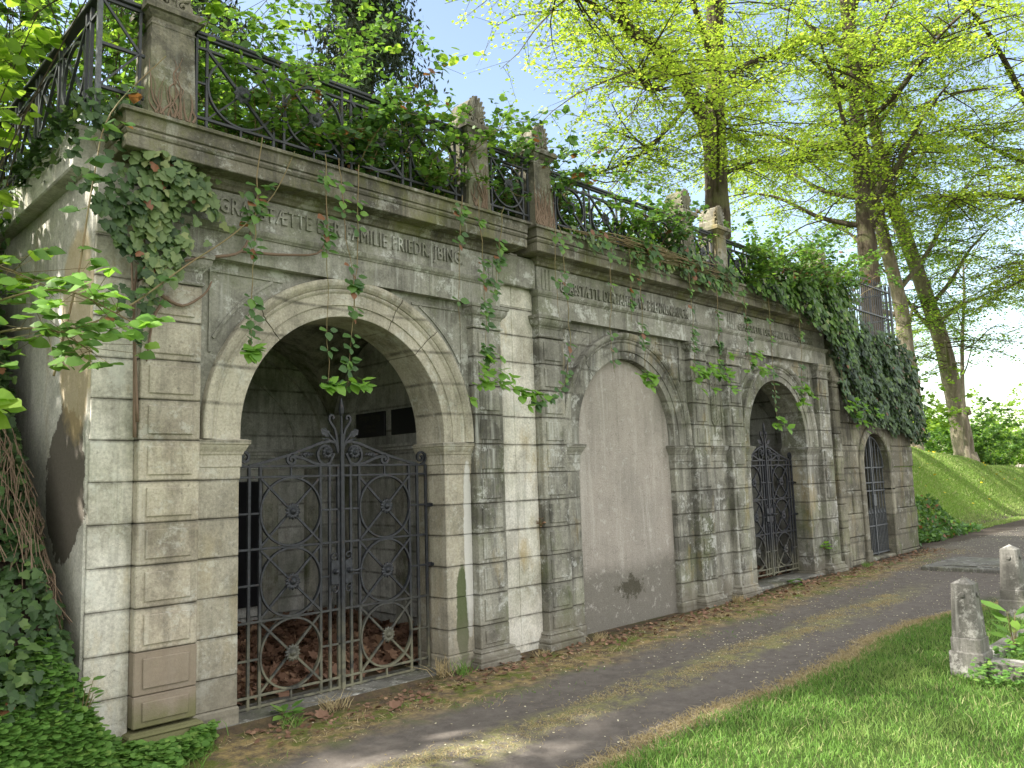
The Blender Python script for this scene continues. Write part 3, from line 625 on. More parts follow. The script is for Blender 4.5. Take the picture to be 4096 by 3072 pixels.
# ------------------------------------------------------------------ gates
def spiral(c, r0, turns, a0, sg=1, y=0, n=26):
    pts = []
    for i in range(n+1):
        t = i/n; r = r0*(1-t)**.8+.006; a = a0+sg*turns*2*PI*t; pts.append((c[0]+r*math.cos(a), y, c[1]+r*math.sin(a)))
    return pts
def rosette(b, c, r=.06, n=14, d=.02):
    x, y, z = c; R = []
    for rr, dy in ((1, .0), (1, -.5), (.75, -.9), (.45, -.7), (.38, -1.2), (.15, -1.9), (.02, -2.0)):
        R.append([(x+r*rr*(1+(.16 if rr > .5 and i % 2 else -.08 if rr > .5 else 0))*math.cos(PI*i/n), y+dy*d, z+r*rr*(1+(.16 if rr > .5 and i % 2 else -.08 if rr > .5 else 0))*math.sin(PI*i/n)) for i in range(2*n)])
    b.rings(R)
def gate(par, x0, x1, Y, Z, sc_=1.):
    """double leaf gate with three ringed panels per leaf. Z: z of the horizontal bars bottom->top"""
    W = x1-x0; xc = (x0+x1)/2
    # offsets from centre, measured for the wide gate and scaled
    V = [.10, .185, .705, .795, .893]; k = (W/2-.02)/.893
    zb, z0, z1, z2, z3, z4, z5, z6, z7, zt = Z
    for sg in (-1, 1):
        X = [xc+sg*v*k for v in V]
        b = MB()
        for i, x in enumerate(X): b.box(x-.0115, x+.0115, Y-.011, Y+.011, zb-.02 if i < 4 else zb-.03, zt, .002)
        for z in (zb, z0, z7, zt): b.box(min(X[4], xc), max(X[4], xc), Y-.012, Y+.004, z-.009, z+.009, .002)
        for z in (z2, z4): b.box(min(X[4], xc), max(X[4], xc), Y-.012, Y+.004, z-.009, z+.009, .002)
        for z in (z1, z3, z5):
            for u, v in ((0, X[1]), (X[2], X[4])):
                u = xc if u == 0 else u
                b.box(min(u, v), max(u, v), Y-.01, Y+.004, z-.008, z+.008, .002)
        xm = (X[1]+X[2])/2
        for u in (xm,): b.box(u-.008, u+.008, Y-.008, Y+.008, z7, zt, .002); b.box(u-.008, u+.008, Y-.008, Y+.008, zb, z0, .002)
        for a, c in ((z0, z2), (z2, z4), (z4, z7)):
            b.bar((X[1], Y-.012, a+.01), (X[2], Y-.012, c-.01), .017); b.bar((X[1], Y+.002, c-.01), (X[2], Y+.002, a+.01), .017)
        lf = b.build('gate_leaf', M_iron, par)
        for a, c in ((z0, z2), (z2, z4), (z4, z7)):
            zm = (a+c)/2; r = min((c-a)/2-.008, abs(X[2]-X[1])/2+.004)
            b = MB(); b.ring((xm, Y-.004, zm), r, .015, 44, .03); b.build('ring', M_iron, lf)
            b = MB(); rosette(b, (xm, Y-.022, zm), .058); b.build('rosette', M_iron, lf)
        # cresting
        b = MB(); s_ = k
        L = lambda u, z: (xc+sg*u*k, Y-.004, zt+z*sc_)
        def tb(pts, r=.0105): b.tube([L(u, z) for u, z in pts], r, square=True, flat=(0, 1, 0))
        tb([(.02, .16), (.05, .19), (.10, .2), (.18, .185), (.45, .09), (.72, .02), (.80, .005)])
        tb([(.06, .10), (.10, .02), (.16, .005), (.24, .02), (.34, .06), (.45, .085)])
        for c, r, t, a0, d in (((.84, .065), .055, 1.5, -PI/2, 1), ((.44, .05), .04, 1.4, PI/2, -1), ((.13, .10), .09, 1.1, -PI/2, 1)):
            b.tube([(xc+sg*(p[0])*k, Y-.004, zt+p[2]*sc_) for p in spiral(c, r, t, a0, d)], .010, square=True, flat=(0, 1, 0))
        tb([(.02, .12), (.035, .24), (.05, .30), (.085, .345), (.10, .37), (.10, .40), (.085, .415), (.065, .41), (.06, .39), (.075, .385)], .009)
        for pts, r in (([(.02, .10), (.05, .2), (.11, .265), (.17, .29)], .010), ([(.02, .14), (.06, .19), (.12, .215), (.18, .22)], .009)):
            b.tube([L(u, z) for u, z in pts], [r, r*1.3, r, r*.2], 6)
        for j in range(5): b.tube([L(.25+j*.025, .085-.004*j), L(.262+j*.025, .10), L(.27+j*.025, .085)], .006+.012*(1-abs(j-2)/2.5), 6)
        cr = b.build('cresting', M_iron, lf)
        b = MB(); rosette(b, (xc+sg*.13*k, Y-.02, zt+.105*sc_), .046, 10); b.build('rosette', M_iron, cr)
        b = MB(); q = L(.16, .27); b.leaves([L(.09, .24)], [(sg*.8, 0, .5)], [(0, -1, 0)], .11, [(0, 0), (.3, .28), (.5, .22), (.7, .3), (1, 0), (.7, -.3), (.5, -.22), (.3, -.28)], .2); b.build('iron_leaf', M_iron, cr)
    b = MB(); b.box(xc-.028, xc-.004, Y-.01, Y+.02, zb-.02, zt, .003); b.box(xc-.004, xc+.03, Y-.026, Y-.004, zb-.03, zt+.26*sc_, .003)
    b.tube([(xc+.012, Y-.012, zt+.25*sc_), (xc+.01, Y-.012, zt+.5*sc_)], [.012, .006], 8)
    b.tube([(xc+.01, Y-.012, zt+z*sc_) for z in (.40, .43, .47, .52, .56)], [.005, .02, .024, .014, .002], 8)
    b.build('meeting_post', M_iron, par)
    zl = (z4+z3)/2+.12
    for sg in (-1, 1):
        b = MB(); xa = xc+sg*.065*k; b.box(xa-.035, xa+.035, Y-.03, Y-.012, z3-.07, z3+.12, .004)
        b.tube(spiral((xa, z3+.155), .03, 1.2, -PI/2, sg, Y-.02), .006, 5); b.tube(spiral((xa, z3-.105), .03, 1.2, PI/2, sg, Y-.02), .006, 5)
        lp = b.build('lock_plate', M_iron, par)
        b = MB(); R = [[(xa+r*math.cos(t), Y-.03-d, z3+.035+r*math.sin(t)) for t in np.linspace(0, 2*PI, 11)[:-1]] for r, d in ((.024, 0), (.024, .008), (.012, .014), (.018, .03), (.008, .04))]
        b.rings(R)
        if sg > 0: b.tube([(xa, Y-.055, z3+.035), (xa+.05, Y-.06, z3+.028), (xa+.09, Y-.058, z3+.04), (xa+.13, Y-.058, z3+.032)], [.007, .01, .008, .006], 6)
        b.build('handle', M_iron, lp, smooth=True)
    for z in (z6-.13, z3):
        b = MB(); X4 = xc+V[4]*k; b.box(X4-.012, X4+.06, Y-.016, Y+.016, z-.018, z+.018, .004); b.tube([(X4+.04, Y-.03, z), (X4+.075, Y-.03, z)], .016, 8); b.build('hinge', M_iron, par)
G1 = thing('iron_gate', (3.66, 5.72, 0), 'black wrought iron double gate in the widest arch', 'gate')
gate(G1, 2.747, 4.573, 5.72, (.05, .127, .388, .658, .926, 1.19, 1.455, 1.58, 1.728, 1.81))
G2 = thing('iron_gate', (10.85, 5.76, .1), 'black wrought iron double gate in the smaller far arch', 'gate')
gate(G2, 10.02, 11.68, 5.74, (.2, .27, .51, .76, 1.0, 1.25, 1.49, 1.6, 1.74, 1.81))
G3 = thing('iron_gate', (14.32, 5.62, .1), 'narrow round topped iron gate with spear bars in the ashlar wall', 'gate')
b = MB(); Yg = 5.60; n = 17
for i in range(n):
    x = 13.80+1.04*i/(n-1)
    if i % 2 == 0: zt = 1.66+math.sqrt(max(.0, .52**2-(x-14.32)**2)); b.box(x-.008, x+.008, Yg-.008, Yg+.008, .19, zt+.02, .002)
    else: b.box(x-.007, x+.007, Yg-.007, Yg+.007, .19, .86, .002)
for z in (.2, .66, 1.26, 1.40, 1.66): b.box(13.77, 14.87, Yg-.018, Yg+.006, z-.011, z+.011, .002)
b.box(14.30, 14.34, Yg-.03, Yg+.01, .17, 2.2, .003)
b.build('gate_bars', M_irong, G3)
b = MB(); b.tube([(14.32-.54*math.cos(a), Yg-.01, 1.66+.54*math.sin(a)) for a in np.linspace(0, PI, 30)], .011, square=True, flat=(0, 1, 0)); b.build('arched_frame', M_irong, G3)
b = MB()
for i in range(1, n, 2):
    x = 13.80+1.04*i/(n-1); b.tube([(x, Yg, z) for z in (.85, .87, .90, .97)], [.006, .018, .014, .001], 6)
for i in range(0, n, 2):
    x = 13.80+1.04*i/(n-1); zt = 1.68+math.sqrt(max(.0, .52**2-(x-14.32)**2)); b.tube([(x, Yg+.09, zt+d) for d in (-.1, -.04, -.02, .09)], [.007, .02, .015, .001], 6)
b.build('spearheads', M_irong, G3)
b = MB(); b.box(14.25, 14.37, Yg-.05, Yg-.012, 1.0, 1.2, .005); b.build('lock_box', M_irong, G3)

# ------------------------------------------------------------------ piers on the cornice
def post_pier(x0, x1, ztop, label, ac=True, mat=M_pier):
    o = thing('stone_pier', ((x0+x1)/2, 5.33, 4.12), label, 'stone pier', 'stone piers along the terrace railing')
    y0, y1 = 5.19, 5.47; b = MB(); zc = ztop-.09; w = x1-x0
    R = [[(x0+d, y0+d*.6, z), (x1-d, y0+d*.6, z), (x1-d, y1, z), (x0+d, y1, z)] for d, z in ((0, 4.11), (0, 4.19), (.008, 4.195), (.02, zc-.06), (.012, zc-.055), (.012, zc-.045), (.02, zc-.04), (.02, zc))]
    b.rings(R); b.build('shaft', mat, o)
    b = MB(); b.mold(x0+.02, x1-.02, y0+.012, y1-.01, [(0, zc-.01), (.012, zc), (.03, zc+.02), (.035, zc+.03), (.055, zc+.035), (.058, zc+.07), (.05, zc+.075), (.045, zc+.09), (0, zc+.092)])
    b.build('cap', mat, o)
    if ac:
        cx = (x0+x1)/2; zb = ztop; hh = .27; hw = w*.42
        out_ = [(-hw, 0), (-hw, .07), (-hw*.86, .09), (-hw*.9, .15), (-hw*.8, .2), (-hw*.5, .25), (0, .285), (hw*.5, .25), (hw*.8, .2), (hw*.9, .15), (hw*.86, .09), (hw, .07), (hw, 0)]
        b = MB(); V = [(cx+u, 5.22, zb+z) for u, z in out_]+[(cx+u, 5.45, zb+z) for u, z in out_]; n = len(out_)
        F = [list(range(n)), list(range(2*n-1, n-1, -1))]+[[i, (i+1) % n+0, (i+1) % n+n, i+n][::-1] for i in range(n)]
        b.add(V, F)
        for k in range(-5, 6):
            a = k*.27; L_ = .15+.06*math.cos(a)*1.1
            p0 = (cx+.012*k, 5.215, zb+.075); p1 = (cx+math.sin(a)*L_*.45*.9, 5.205, zb+.075+math.cos(a)*L_*.5); p2 = (cx+math.sin(a)*L_*.72*.9, 5.208, zb+.078+math.cos(a)*L_*.97)
            b.tube([p0, p1, p2], [.004, .010, .014], 6)
        for sg in (-1, 1): b.tube(spiral((cx+sg*.06, zb+.05), .035, 1.3, PI/2, sg, 5.21), .010, 6)
        b.build('palmette', mat, o)
    return o
post_pier(1.875, 2.20, 4.905, 'tall stone pier with root scars nearest the viewer, above the leftmost pilaster', ac=True)
post_pier(4.69, 4.97, 4.92, 'pale stone pier crowned by a palmette, left of the cornice break')
post_pier(5.56, 5.84, 4.915, 'root covered stone pier crowned by a palmette, right of the cornice break')
post_pier(8.18, 8.44, 4.86, 'yellow lichened stone pier with leafy palmette behind the walled up arch end')
post_pier(8.95, 9.22, 4.82, 'grey stone pier just right of the yellow lichened pier')
ROOTS = [(1.875, 2.20, 16, 'dead ivy roots clinging to the tall pier nearest the viewer'), (5.56, 5.84, 46, 'dense dead roots covering the pier right of the cornice break'), (4.72, 4.97, 12, 'short dead roots at the foot of the pale palmette pier')]
post_pier(12.0, 12.28, 4.80, 'ivy smothered stone pier at the far end of the ornamental railing')

def roots(x0, x1, n, lab, z1=4.62):
    o = thing('ivy_root', ((x0+x1)/2, 5.19, 4.15), lab, 'ivy root', 'dead ivy roots on the piers'); b = MB()
    for _ in range(n):
        x = random.uniform(x0+.02, x1-.02); z = 4.13; pts = []
        for k in range(random.randint(4, 9)): pts.append((min(max(x, x0+.005), x1-.005), 5.186+.0015*k-random.uniform(0, .004), z)); x += random.gauss(0, .022); z += random.uniform(.03, .08)
        b.tube(smooth_poly(pts, 3), np.linspace(random.uniform(.004, .011), .0015, (len(pts)-1)*3+1), 5)
    b.build('root', B_root, o)
# ------------------------------------------------------------------ railings
for r_ in ROOTS: roots(*r_)
def rail_panel(x0, x1, nb, label, ztop=4.845, name='iron_railing', small=False, Y=5.27):
    o = thing(name, ((x0+x1)/2, Y, 4.15), label, 'railing', 'ornamental railings along the terrace')
    zb = 4.225; z2 = ztop-.105; b = MB()
    b.box(x0, x1, Y-.03, Y+.03, ztop-.015, ztop+.012, .006); b.box(x0, x1, Y-.018, Y+.018, ztop-.035, ztop-.017, .003)
    b.box(x0, x1, Y-.012, Y+.012, z2-.01, z2+.01, .002); b.box(x0, x1, Y-.012, Y+.012, zb-.01, zb+.01, .002)
    fr = b.build('rails', M_iron2, o)
    xs_ = []; gap = .085; L = (x1-x0-gap*(nb+1))/nb; x = x0
    b = MB(); xx = [x0+.01]
    cells = []
    x = x0+gap
    for i in range(nb): cells.append((x, x+L)); xx += [x, x+L]; x += L+gap
    xx.append(x1-.01)
    for q in xx: b.box(q-.010, q+.010, Y-.010, Y+.010, 4.135, ztop-.03, .002)
    for i in range(0, len(xx)-1, 2): b.box(xx[i], xx[i+1], Y-.008, Y+.008, (z2+zb)/2-.008, (z2+zb)/2+.008, .002)
    for c in cells: m_ = (c[0]+c[1])/2; b.box(m_-.008, m_+.008, Y-.008, Y+.008, z2, ztop-.03, .002); b.box(m_-.008, m_+.008, Y-.008, Y+.008, 4.135, zb, .002)
    b.build('bars', M_iron2, o)
    for c in cells:
        xm = (c[0]+c[1])/2; zm = (z2+zb)/2
        b = MB(); b.ring((xm, Y, zm), min((z2-zb)/2-.008, (c[1]-c[0])/2-.006) if not small else .12, .014, 40, .028)
        b.bar((c[0], Y-.006, z2), (c[1], Y-.006, zb), .02); b.bar((c[0], Y+.006, zb), (c[1], Y+.006, z2), .012)
        q = b.build('ring_panel', M_iron2, o)
        b = MB(); rosette(b, (xm, Y-.022, zm), .062, 9, .016); b.build('shell_rosette', M_iron2, q)
    return o
rail_panel(2.215, 4.69, 4, 'ornamental iron railing with ringed panels above the widest arch')
rail_panel(4.97, 5.56, 1, 'short iron railing panel between the two palmette piers', ztop=4.80)
rail_panel(5.86, 8.17, 4, 'ornamental iron railing tangled in bramble above the walled up arch', ztop=4.76)
rail_panel(8.44, 8.95, 1, 'short iron railing panel beside the yellow lichened pier', ztop=4.72)
rail_panel(9.22, 12.0, 5, 'ornamental iron railing sinking into foliage above the far arch', ztop=4.70)
# corner + side railing
o = thing('iron_railing', (1.59, 5.27, 4.1), 'corner iron railing panel with crossed bars and bright corner post', 'railing', 'ornamental railings along the terrace')
b = MB(); b.box(1.575, 1.607, 5.255, 5.285, 4.11, 5.02, .003); b.build('corner_post', M_irong, o)
b = MB(); Y = 5.27
for z in (4.845, 4.535, 4.24): b.box(1.60, 1.875, Y-.012, Y+.012, z-.011, z+.011, .002)
b.box(1.60, 1.9, Y-.03, Y+.03, 4.86, 4.885, .004); b.box(1.835, 1.853, Y-.01, Y+.01, 4.15, 4.87, .002)
b.bar((1.60, Y-.01, 4.84), (1.84, Y-.01, 4.54), .016); b.bar((1.60, Y-.01, 4.25), (1.84, Y-.01, 4.54), .012); b.build('bars', M_iron2, o)
o = thing('iron_railing', (1.59, 7, 4.1), 'iron railing with diamond bars running back above the side wall', 'railing', 'ornamental railings along the terrace')
b = MB(); X = 1.59; y0 = 5.3; y1 = 9.4
b.box(X-.035, X+.035, y0, y1, 4.84, 4.87, .006); b.box(X-.012, X+.012, y0, y1, 4.73, 4.75, .002); b.box(X-.012, X+.012, y0, y1, 4.22, 4.24, .002); b.build('rails', M_iron2, o)
b = MB(); c = MB()
for i in range(7):
    y = y0+.12+i*.59
    for q in (y, y+.09): b.box(X-.012, X+.012, q-.012, q+.012, 4.1, 4.84, .002)
    a, e = y+.09, y+.59; zm = 4.485
    for p, q in (((X-.008, a, 4.73), (X-.008, e, 4.24)), ((X+.008, a, 4.24), (X+.008, e, 4.73))): c.bar(p, q, .02, (1, 0, 0))
    c.tube([(X, (a+e)/2+.235*math.cos(t), zm+.235*math.sin(t)) for t in np.linspace(0, 2*PI, 30)], .010, square=True, flat=(1, 0, 0))
b.build('bars', M_iron2, o); c.build('ring_panels', M_iron2, o)
# spear fence on the ashlar bay
o = thing('iron_fence', (14.5, 5.5, 3.8), 'plain grey iron fence of close upright bars above the ashlar wall', 'fence')
b = MB(); c = MB()
for i in range(32):
    x = 12.5+i*.0975; b.box(x-.007, x+.007, 5.50-.007, 5.50+.007, 3.75, 5.0, .001); c.tube([(x, 5.5, 5.0), (x, 5.5, 5.03), (x, 5.5, 5.09)], [.006, .014, .001], 5)
for i in range(24):
    y = 5.55+i*.1; b.box(15.62-.007, 15.62+.007, y-.007, y+.007, 3.75, 5.0, .001); c.tube([(15.62, y, 5.0), (15.62, y, 5.03), (15.62, y, 5.09)], [.006, .014, .001], 5)
b.build('bars', M_iron2, o); c.build('spear_tips', M_iron2, o)
b = MB()
for z in (3.86, 4.42, 4.93): b.box(12.45, 15.62, 5.48, 5.52, z-.012, z+.012, .002); b.box(15.60, 15.64, 5.54, 7.9, z-.012, z+.012, .002)
for x in (13.4, 15.62): b.box(x-.02, x+.02, 5.46, 5.5, 3.75, 5.06, .003)
b.build('rails', M_irong, o)

# ------------------------------------------------------------------ leaf shapes
S_quad = [(0, 0), (.5, .42), (1, 0), (.5, -.42)]
S_oval = [(0, 0), (.2, .3), (.55, .36), (1, 0), (.55, -.36), (.2, -.3)]
S_ivy = [(0, 0), (-.08, .28), (.18, .5), (.36, .30), (.62, .32), (1, 0), (.62, -.32), (.36, -.30), (.18, -.5), (-.08, -.28)]
S_bram = [(0, 0), (.12, .26), (.28, .3), (.36, .4), (.55, .34), (.66, .3), (1, 0), (.66, -.3), (.55, -.34), (.36, -.4), (.28, -.3), (.12, -.26)]
S_blade = [(0, .035), (.5, .028), (1, 0), (.5, -.028), (0, -.035)]
S_lobed = [(0, 0), (-.02, .3), (.25, .34), (.3, .52), (.5, .36), (.72, .4), (.72, .2), (1, 0), (.72, -.2), (.72, -.4), (.5, -.36), (.3, -.52), (.25, -.34), (-.02, -.3)]
def unit(a): a = arr(a); return a/(np.linalg.norm(a, axis=-1, keepdims=True)+1e-9)
def rn(*s): return RNG.normal(size=s)
def ru(a, b, *s): return RNG.uniform(a, b, size=s)

# ------------------------------------------------------------------ trees
def interp_poly(pts, t):
    pts = arr(pts); k = len(pts)-1; i = np.minimum((t*k).astype(int), k-1); f = (t*k-i)[:, None]; return pts[i]*(1-f)+pts[i+1]*f
def crown_from(limbs, n1, n2, nl, len1=(1.2, 2.8), len2=(.45, 1.0), lsz=.075, droop=.25, outw=None, shape=S_quad, elev=(-.15, .55), tmin=.25, upn=1.0):
    """limbs: list of (pts, weight). Returns wood MB, leaf MB"""
    wood = MB(); lv = MB()
    W = arr([w_ for _, w_ in limbs]); W = W/W.sum(); idx = RNG.choice(len(limbs), n1, p=W)
    t = ru(tmin, 1, n1); O = np.zeros((n1, 3))
    for k in range(len(limbs)):
        q = idx == k
        if q.any(): O[q] = interp_poly(limbs[k][0], t[q])
    az = ru(0, 2*PI, n1); el = ru(elev[0], elev[1], n1)
    D = np.stack([np.cos(az)*np.cos(el), np.sin(az)*np.cos(el), np.sin(el)], 1)
    if outw is not None: D = unit(D+arr(outw)*.5)
    L = ru(len1[0], len1[1], n1)
    segs = [O]; dd = D.copy()
    for s_ in range(4):
        segs.append(segs[-1]+dd*(L/4)[:, None]); dd = unit(dd+arr([0, 0, -droop*.45])+rn(n1, 3)*.13)
    for s_ in range(4): wood.sticks(segs[s_], segs[s_+1], .018*(1-s_*.22)*(L/2)+.003, .018*(1-(s_+1)*.22)*(L/2)+.002)
    S = np.stack(segs, 1)
    m2 = n1*n2; own = np.repeat(np.arange(n1), n2); tt = ru(.15, 1, m2)*4; i = np.minimum(tt.astype(int), 3); f = (tt-i)[:, None]
    O2 = S[own, i]*(1-f)+S[own, i+1]*f; T = unit(S[own, i+1]-S[own, i])
    side = np.cross(T, arr([0, 0, 1.])); D2 = unit(T*ru(.3, 1, m2)[:, None]+unit(side)*(RNG.choice([-1, 1], m2)*ru(.3, 1.1, m2))[:, None]+rn(m2, 3)*.2+arr([0, 0, -.1]))
    L2 = ru(len2[0], len2[1], m2); E2 = O2+D2*L2[:, None]+arr([0, 0, -droop*.25])*L2[:, None]
    wood.sticks(O2, E2, .005, .002)
    k = m2*nl; ow = np.repeat(np.arange(m2), nl); u = ru(.1, 1.05, k)[:, None]
    Cc = O2[ow]*(1-u)+E2[ow]*u+rn(k, 3)*arr([.05, .05, .035])
    a = ru(0, 2*PI, k); Dl = unit(np.stack([np.cos(a), np.sin(a), ru(-.7, .1, k)], 1)); Nn = unit(arr([0, 0, upn])+rn(k, 3)*.42)
    lv.leaves(Cc, Dl, Nn, lsz*ru(.6, 1.25, k), shape)
    return wood, lv
def limb_tube(b, pts, r0, r1, n=10, rough=.06):
    P_ = smooth_poly(pts, 5); m = len(P_); r = np.linspace(r0, r1, m)*(1+rough*RNG.uniform(-1, 1, m)); b.tube(P_, r, n)
def tree(name, label, base, trunk, tr, limbs, bark_, leafm, kw, group=None, extra=None, cat='tree'):
    o = thing(name, base, label, cat, group)
    b = MB(); limb_tube(b, trunk, tr[0], tr[1], 16, .05)
    # root flare
    bx = arr(trunk[0]); b.tube([bx+arr((0, 0, -.4)), bx+arr((0, 0, .0)), bx+arr((0, 0, .5))], [tr[0]*1.7, tr[0]*1.35, tr[0]*1.02], 14)
    for pts, wgt, r in limbs: limb_tube(b, pts, r, r*.25 if r < .2 else r*.35, 8)
    if extra: extra(b)
    b.build('trunk', bark_, o, smooth=True)
    wd, lv = crown_from([(smooth_poly(p, 4), w_) for p, w_, r in limbs], **kw)
    br = wd.build('branches', B_twig, o); lv.build('crown', leafm, o)
    return o
def auto_limbs(trunk, n, L, t0=.35, r=.09, el=(.1, .9), az=None):
    out_ = []
    tp = smooth_poly(trunk, 5)
    for i in range(n):
        t = t0+(1-t0)*(i+.5)/n; p = interp_poly(tp, arr([t]))[0]; a = (i*2.4+RNG.uniform(-.4, .4)) if az is None else RNG.uniform(*az)
        e = RNG.uniform(*el); l = L*RNG.uniform(.7, 1.15)*(1-.35*t); d = arr([math.cos(a)*math.cos(e), math.sin(a)*math.cos(e), math.sin(e)])
        pts = [p, p+d*l*.35, p+d*l*.7+arr([0, 0, .1*l]), p+d*l+arr([0, 0, .08*l])]; out_.append((pts, l, r))
    return out_
# A: the big lime behind the railing
trA = [(17.3, 10, 3.6), (17.36, 10, 8.0), (17.5, 10, 10.2), (17.75, 10, 12.2), (18.1, 10.1, 14.5), (18.6, 10.2, 18.5)]
limA = [([(17.45, 10, 9.3), (16.8, 9.9, 10.3), (15.8, 9.8, 10.95), (14.4, 9.6, 11.2), (12.95, 9.3, 10.98), (12.4, 9, 11.5), (11.9, 8.8, 12.6)], 5, .22),
        ([(15.2, 9.7, 11.0), (13.9, 9.2, 9.9), (12.6, 8.6, 9.2), (11.3, 8.0, 8.9)], 3.5, .07), ([(12.9, 9.3, 10.98), (11.2, 8.9, 10.6), (9.6, 8.5, 10.4)], 3.4, .05),
        ([(12.2, 9, 11.8), (10.8, 8.6, 12.1), (9.3, 8.2, 11.8), (8.3, 8, 11.2)], 2.6, .05),
        ([(16.3, 9.9, 10.6), (15.2, 10.8, 9.2), (13.9, 11.6, 8.6)], 3, .06), ([(17.6, 10, 11.2), (18.6, 9.5, 12.3), (20.4, 9, 12.9)], 4, .1),
        ([(17.4, 10, 9.0), (18.6, 9.3, 9.6), (20.2, 8.6, 9.7)], 4, .07), ([(17.4, 10, 8.4), (16.2, 9.2, 9.2), (14.8, 8.4, 9.3), (13.4, 7.8, 9.0)], 3.5, .05),
        ([(17.8, 10, 12.4), (17.0, 9.4, 14.6), (16, 9, 16.5)], 3.5, .12), ([(17.9, 10, 12.9), (19.2, 10.4, 15), (20.2, 10.5, 17)], 3, .12), ([(17.7, 10, 12.0), (15.9, 9.6, 13.4), (14.2, 9.2, 14.2), (12.6, 8.8, 14.6)], 4, .09)]
tree('lime_tree', 'big dark trunked lime with a long limb sweeping left over the palmette piers', (17.3, 10, 4), trA, (.34, .16), limA, B_dark, L_lime,
     dict(n1=400, n2=12, nl=10, lsz=.078, len1=(1.0, 2.6), elev=(-.3, .5)), 'lime trees on the terrace')
trB = [(22.7, 8.5, 2.0), (22.85, 8.5, 7.0), (22.85, 8.5, 8.6), (23.2, 8.6, 11), (23.5, 8.7, 14), (24, 8.8, 18)]
tree('lime_tree', 'straight brown trunked lime rising behind the plain iron fence', (22.7, 8.5, 2.2), trB, (.30, .14), auto_limbs(trB, 16, 5.2, .32), B_dark, L_lime,
     dict(n1=330, n2=11, nl=10, lsz=.088, elev=(-.3, .5), droop=.4), 'lime trees on the terrace')
trC = [(26.4, 9, 1.9), (26.8, 9, 3.8), (26.65, 9, 5.4), (26.45, 9, 7.0), (25.1, 9, 9.9), (24.2, 9, 13), (24, 9, 17)]
tree('lime_tree', 'pale trunked lime at the wall end leaning gently left', (26.4, 9, 2.1), trC, (.30, .12), auto_limbs(trC, 10, 4.6, .35), B_pale, L_lime2,
     dict(n1=170, n2=10, nl=9, lsz=.088, droop=.4, elev=(-.3, .4)), 'lime trees on the terrace')
trD = [(31.6, 9, 1.6), (31.3, 9, 3.1), (30.8, 9, 4.6), (30.1, 9, 6.1), (27.9, 9, 8.8), (26.2, 9, 11.0), (25.2, 9, 14.5)]
def burl(b):
    c = arr((31.15, 8.75, 3.55))
    for k in range(26):
        d = unit(rn(3))*arr([.33, .2, .13]); b.tube([c+d*.4, c+d, c+d*1.25], [.12, .09, .02], 6)
limD = auto_limbs(trD, 9, 4.5, .4)+[([(30.8, 9, 4.6), (29.4, 8.6, 5.4), (28.2, 8.3, 5.7)], 2, .1), ([(29.8, 9, 6.5), (31.5, 8.6, 7.4), (33, 8.2, 7.8)], 2.4, .1)]
tree('lime_tree', 'lime leaning left across the sky with a dark burl low on its pale trunk', (31.6, 9, 1.9), trD, (.36, .16), limD, B_pale, L_lime2,
     dict(n1=170, n2=10, nl=9, lsz=.088, droop=.4, elev=(-.3, .4)), 'lime trees on the terrace', burl)
trE = [(29.9, 8.45, 1.8), (30.05, 8.45, 4), (30.6, 8.45, 6), (31.3, 8.45, 7.6), (31.6, 8.45, 9)]
tree('lime_sapling', 'slim young lime beside the trunk with the burl', (29.9, 8.45, 2), trE, (.085, .03), auto_limbs(trE, 12, 2.2, .3, .03), B_pale, L_lime,
     dict(n1=60, n2=7, nl=9, lsz=.08, len1=(.5, 1.3), len2=(.3, .6)), None)
trF = [(33.5, 5.2, 1.5), (33.4, 5.2, 7), (33, 5.2, 12), (32.6, 5.2, 17)]
limF = [([(33.3, 5.2, 9.2), (29.6, 5.6, 9.9), (26, 6.2, 9.5), (23.6, 6.6, 8.9)], 5, .13), ([(33.2, 5.2, 8), (30.5, 5.2, 8.2), (28.5, 5.4, 7.7), (26.8, 5.8, 6.9)], 4, .1), ([(33.2, 5.2, 10.5), (29, 5.5, 13), (25, 5.6, 14.2), (21, 6, 14.5)], 6, .13),
        ([(33.3, 5.2, 7), (30.4, 4.9, 6.6), (28.8, 4.8, 5.8)], 3, .07), ([(33.2, 5.2, 11.5), (29.5, 6.4, 11.8), (26, 7, 12)], 4, .1), ([(33.2, 5.2, 9), (30.5, 4.3, 9.8), (28, 3.9, 10.3)], 3.5, .1)]
tree('lime_tree', 'lime rooted beyond the right edge whose bright boughs fill the top right sky', (33.5, 5.2, .2), trF, (.3, .15), limF, B_dark, L_lime,
     dict(n1=300, n2=12, nl=10, lsz=.085, elev=(-.35, .35)), 'lime trees on the terrace')
trG = [(14.6, 7.2, 4), (14.9, 7.2, 8), (15.1, 7.2, 11), (15.3, 7.2, 14)]
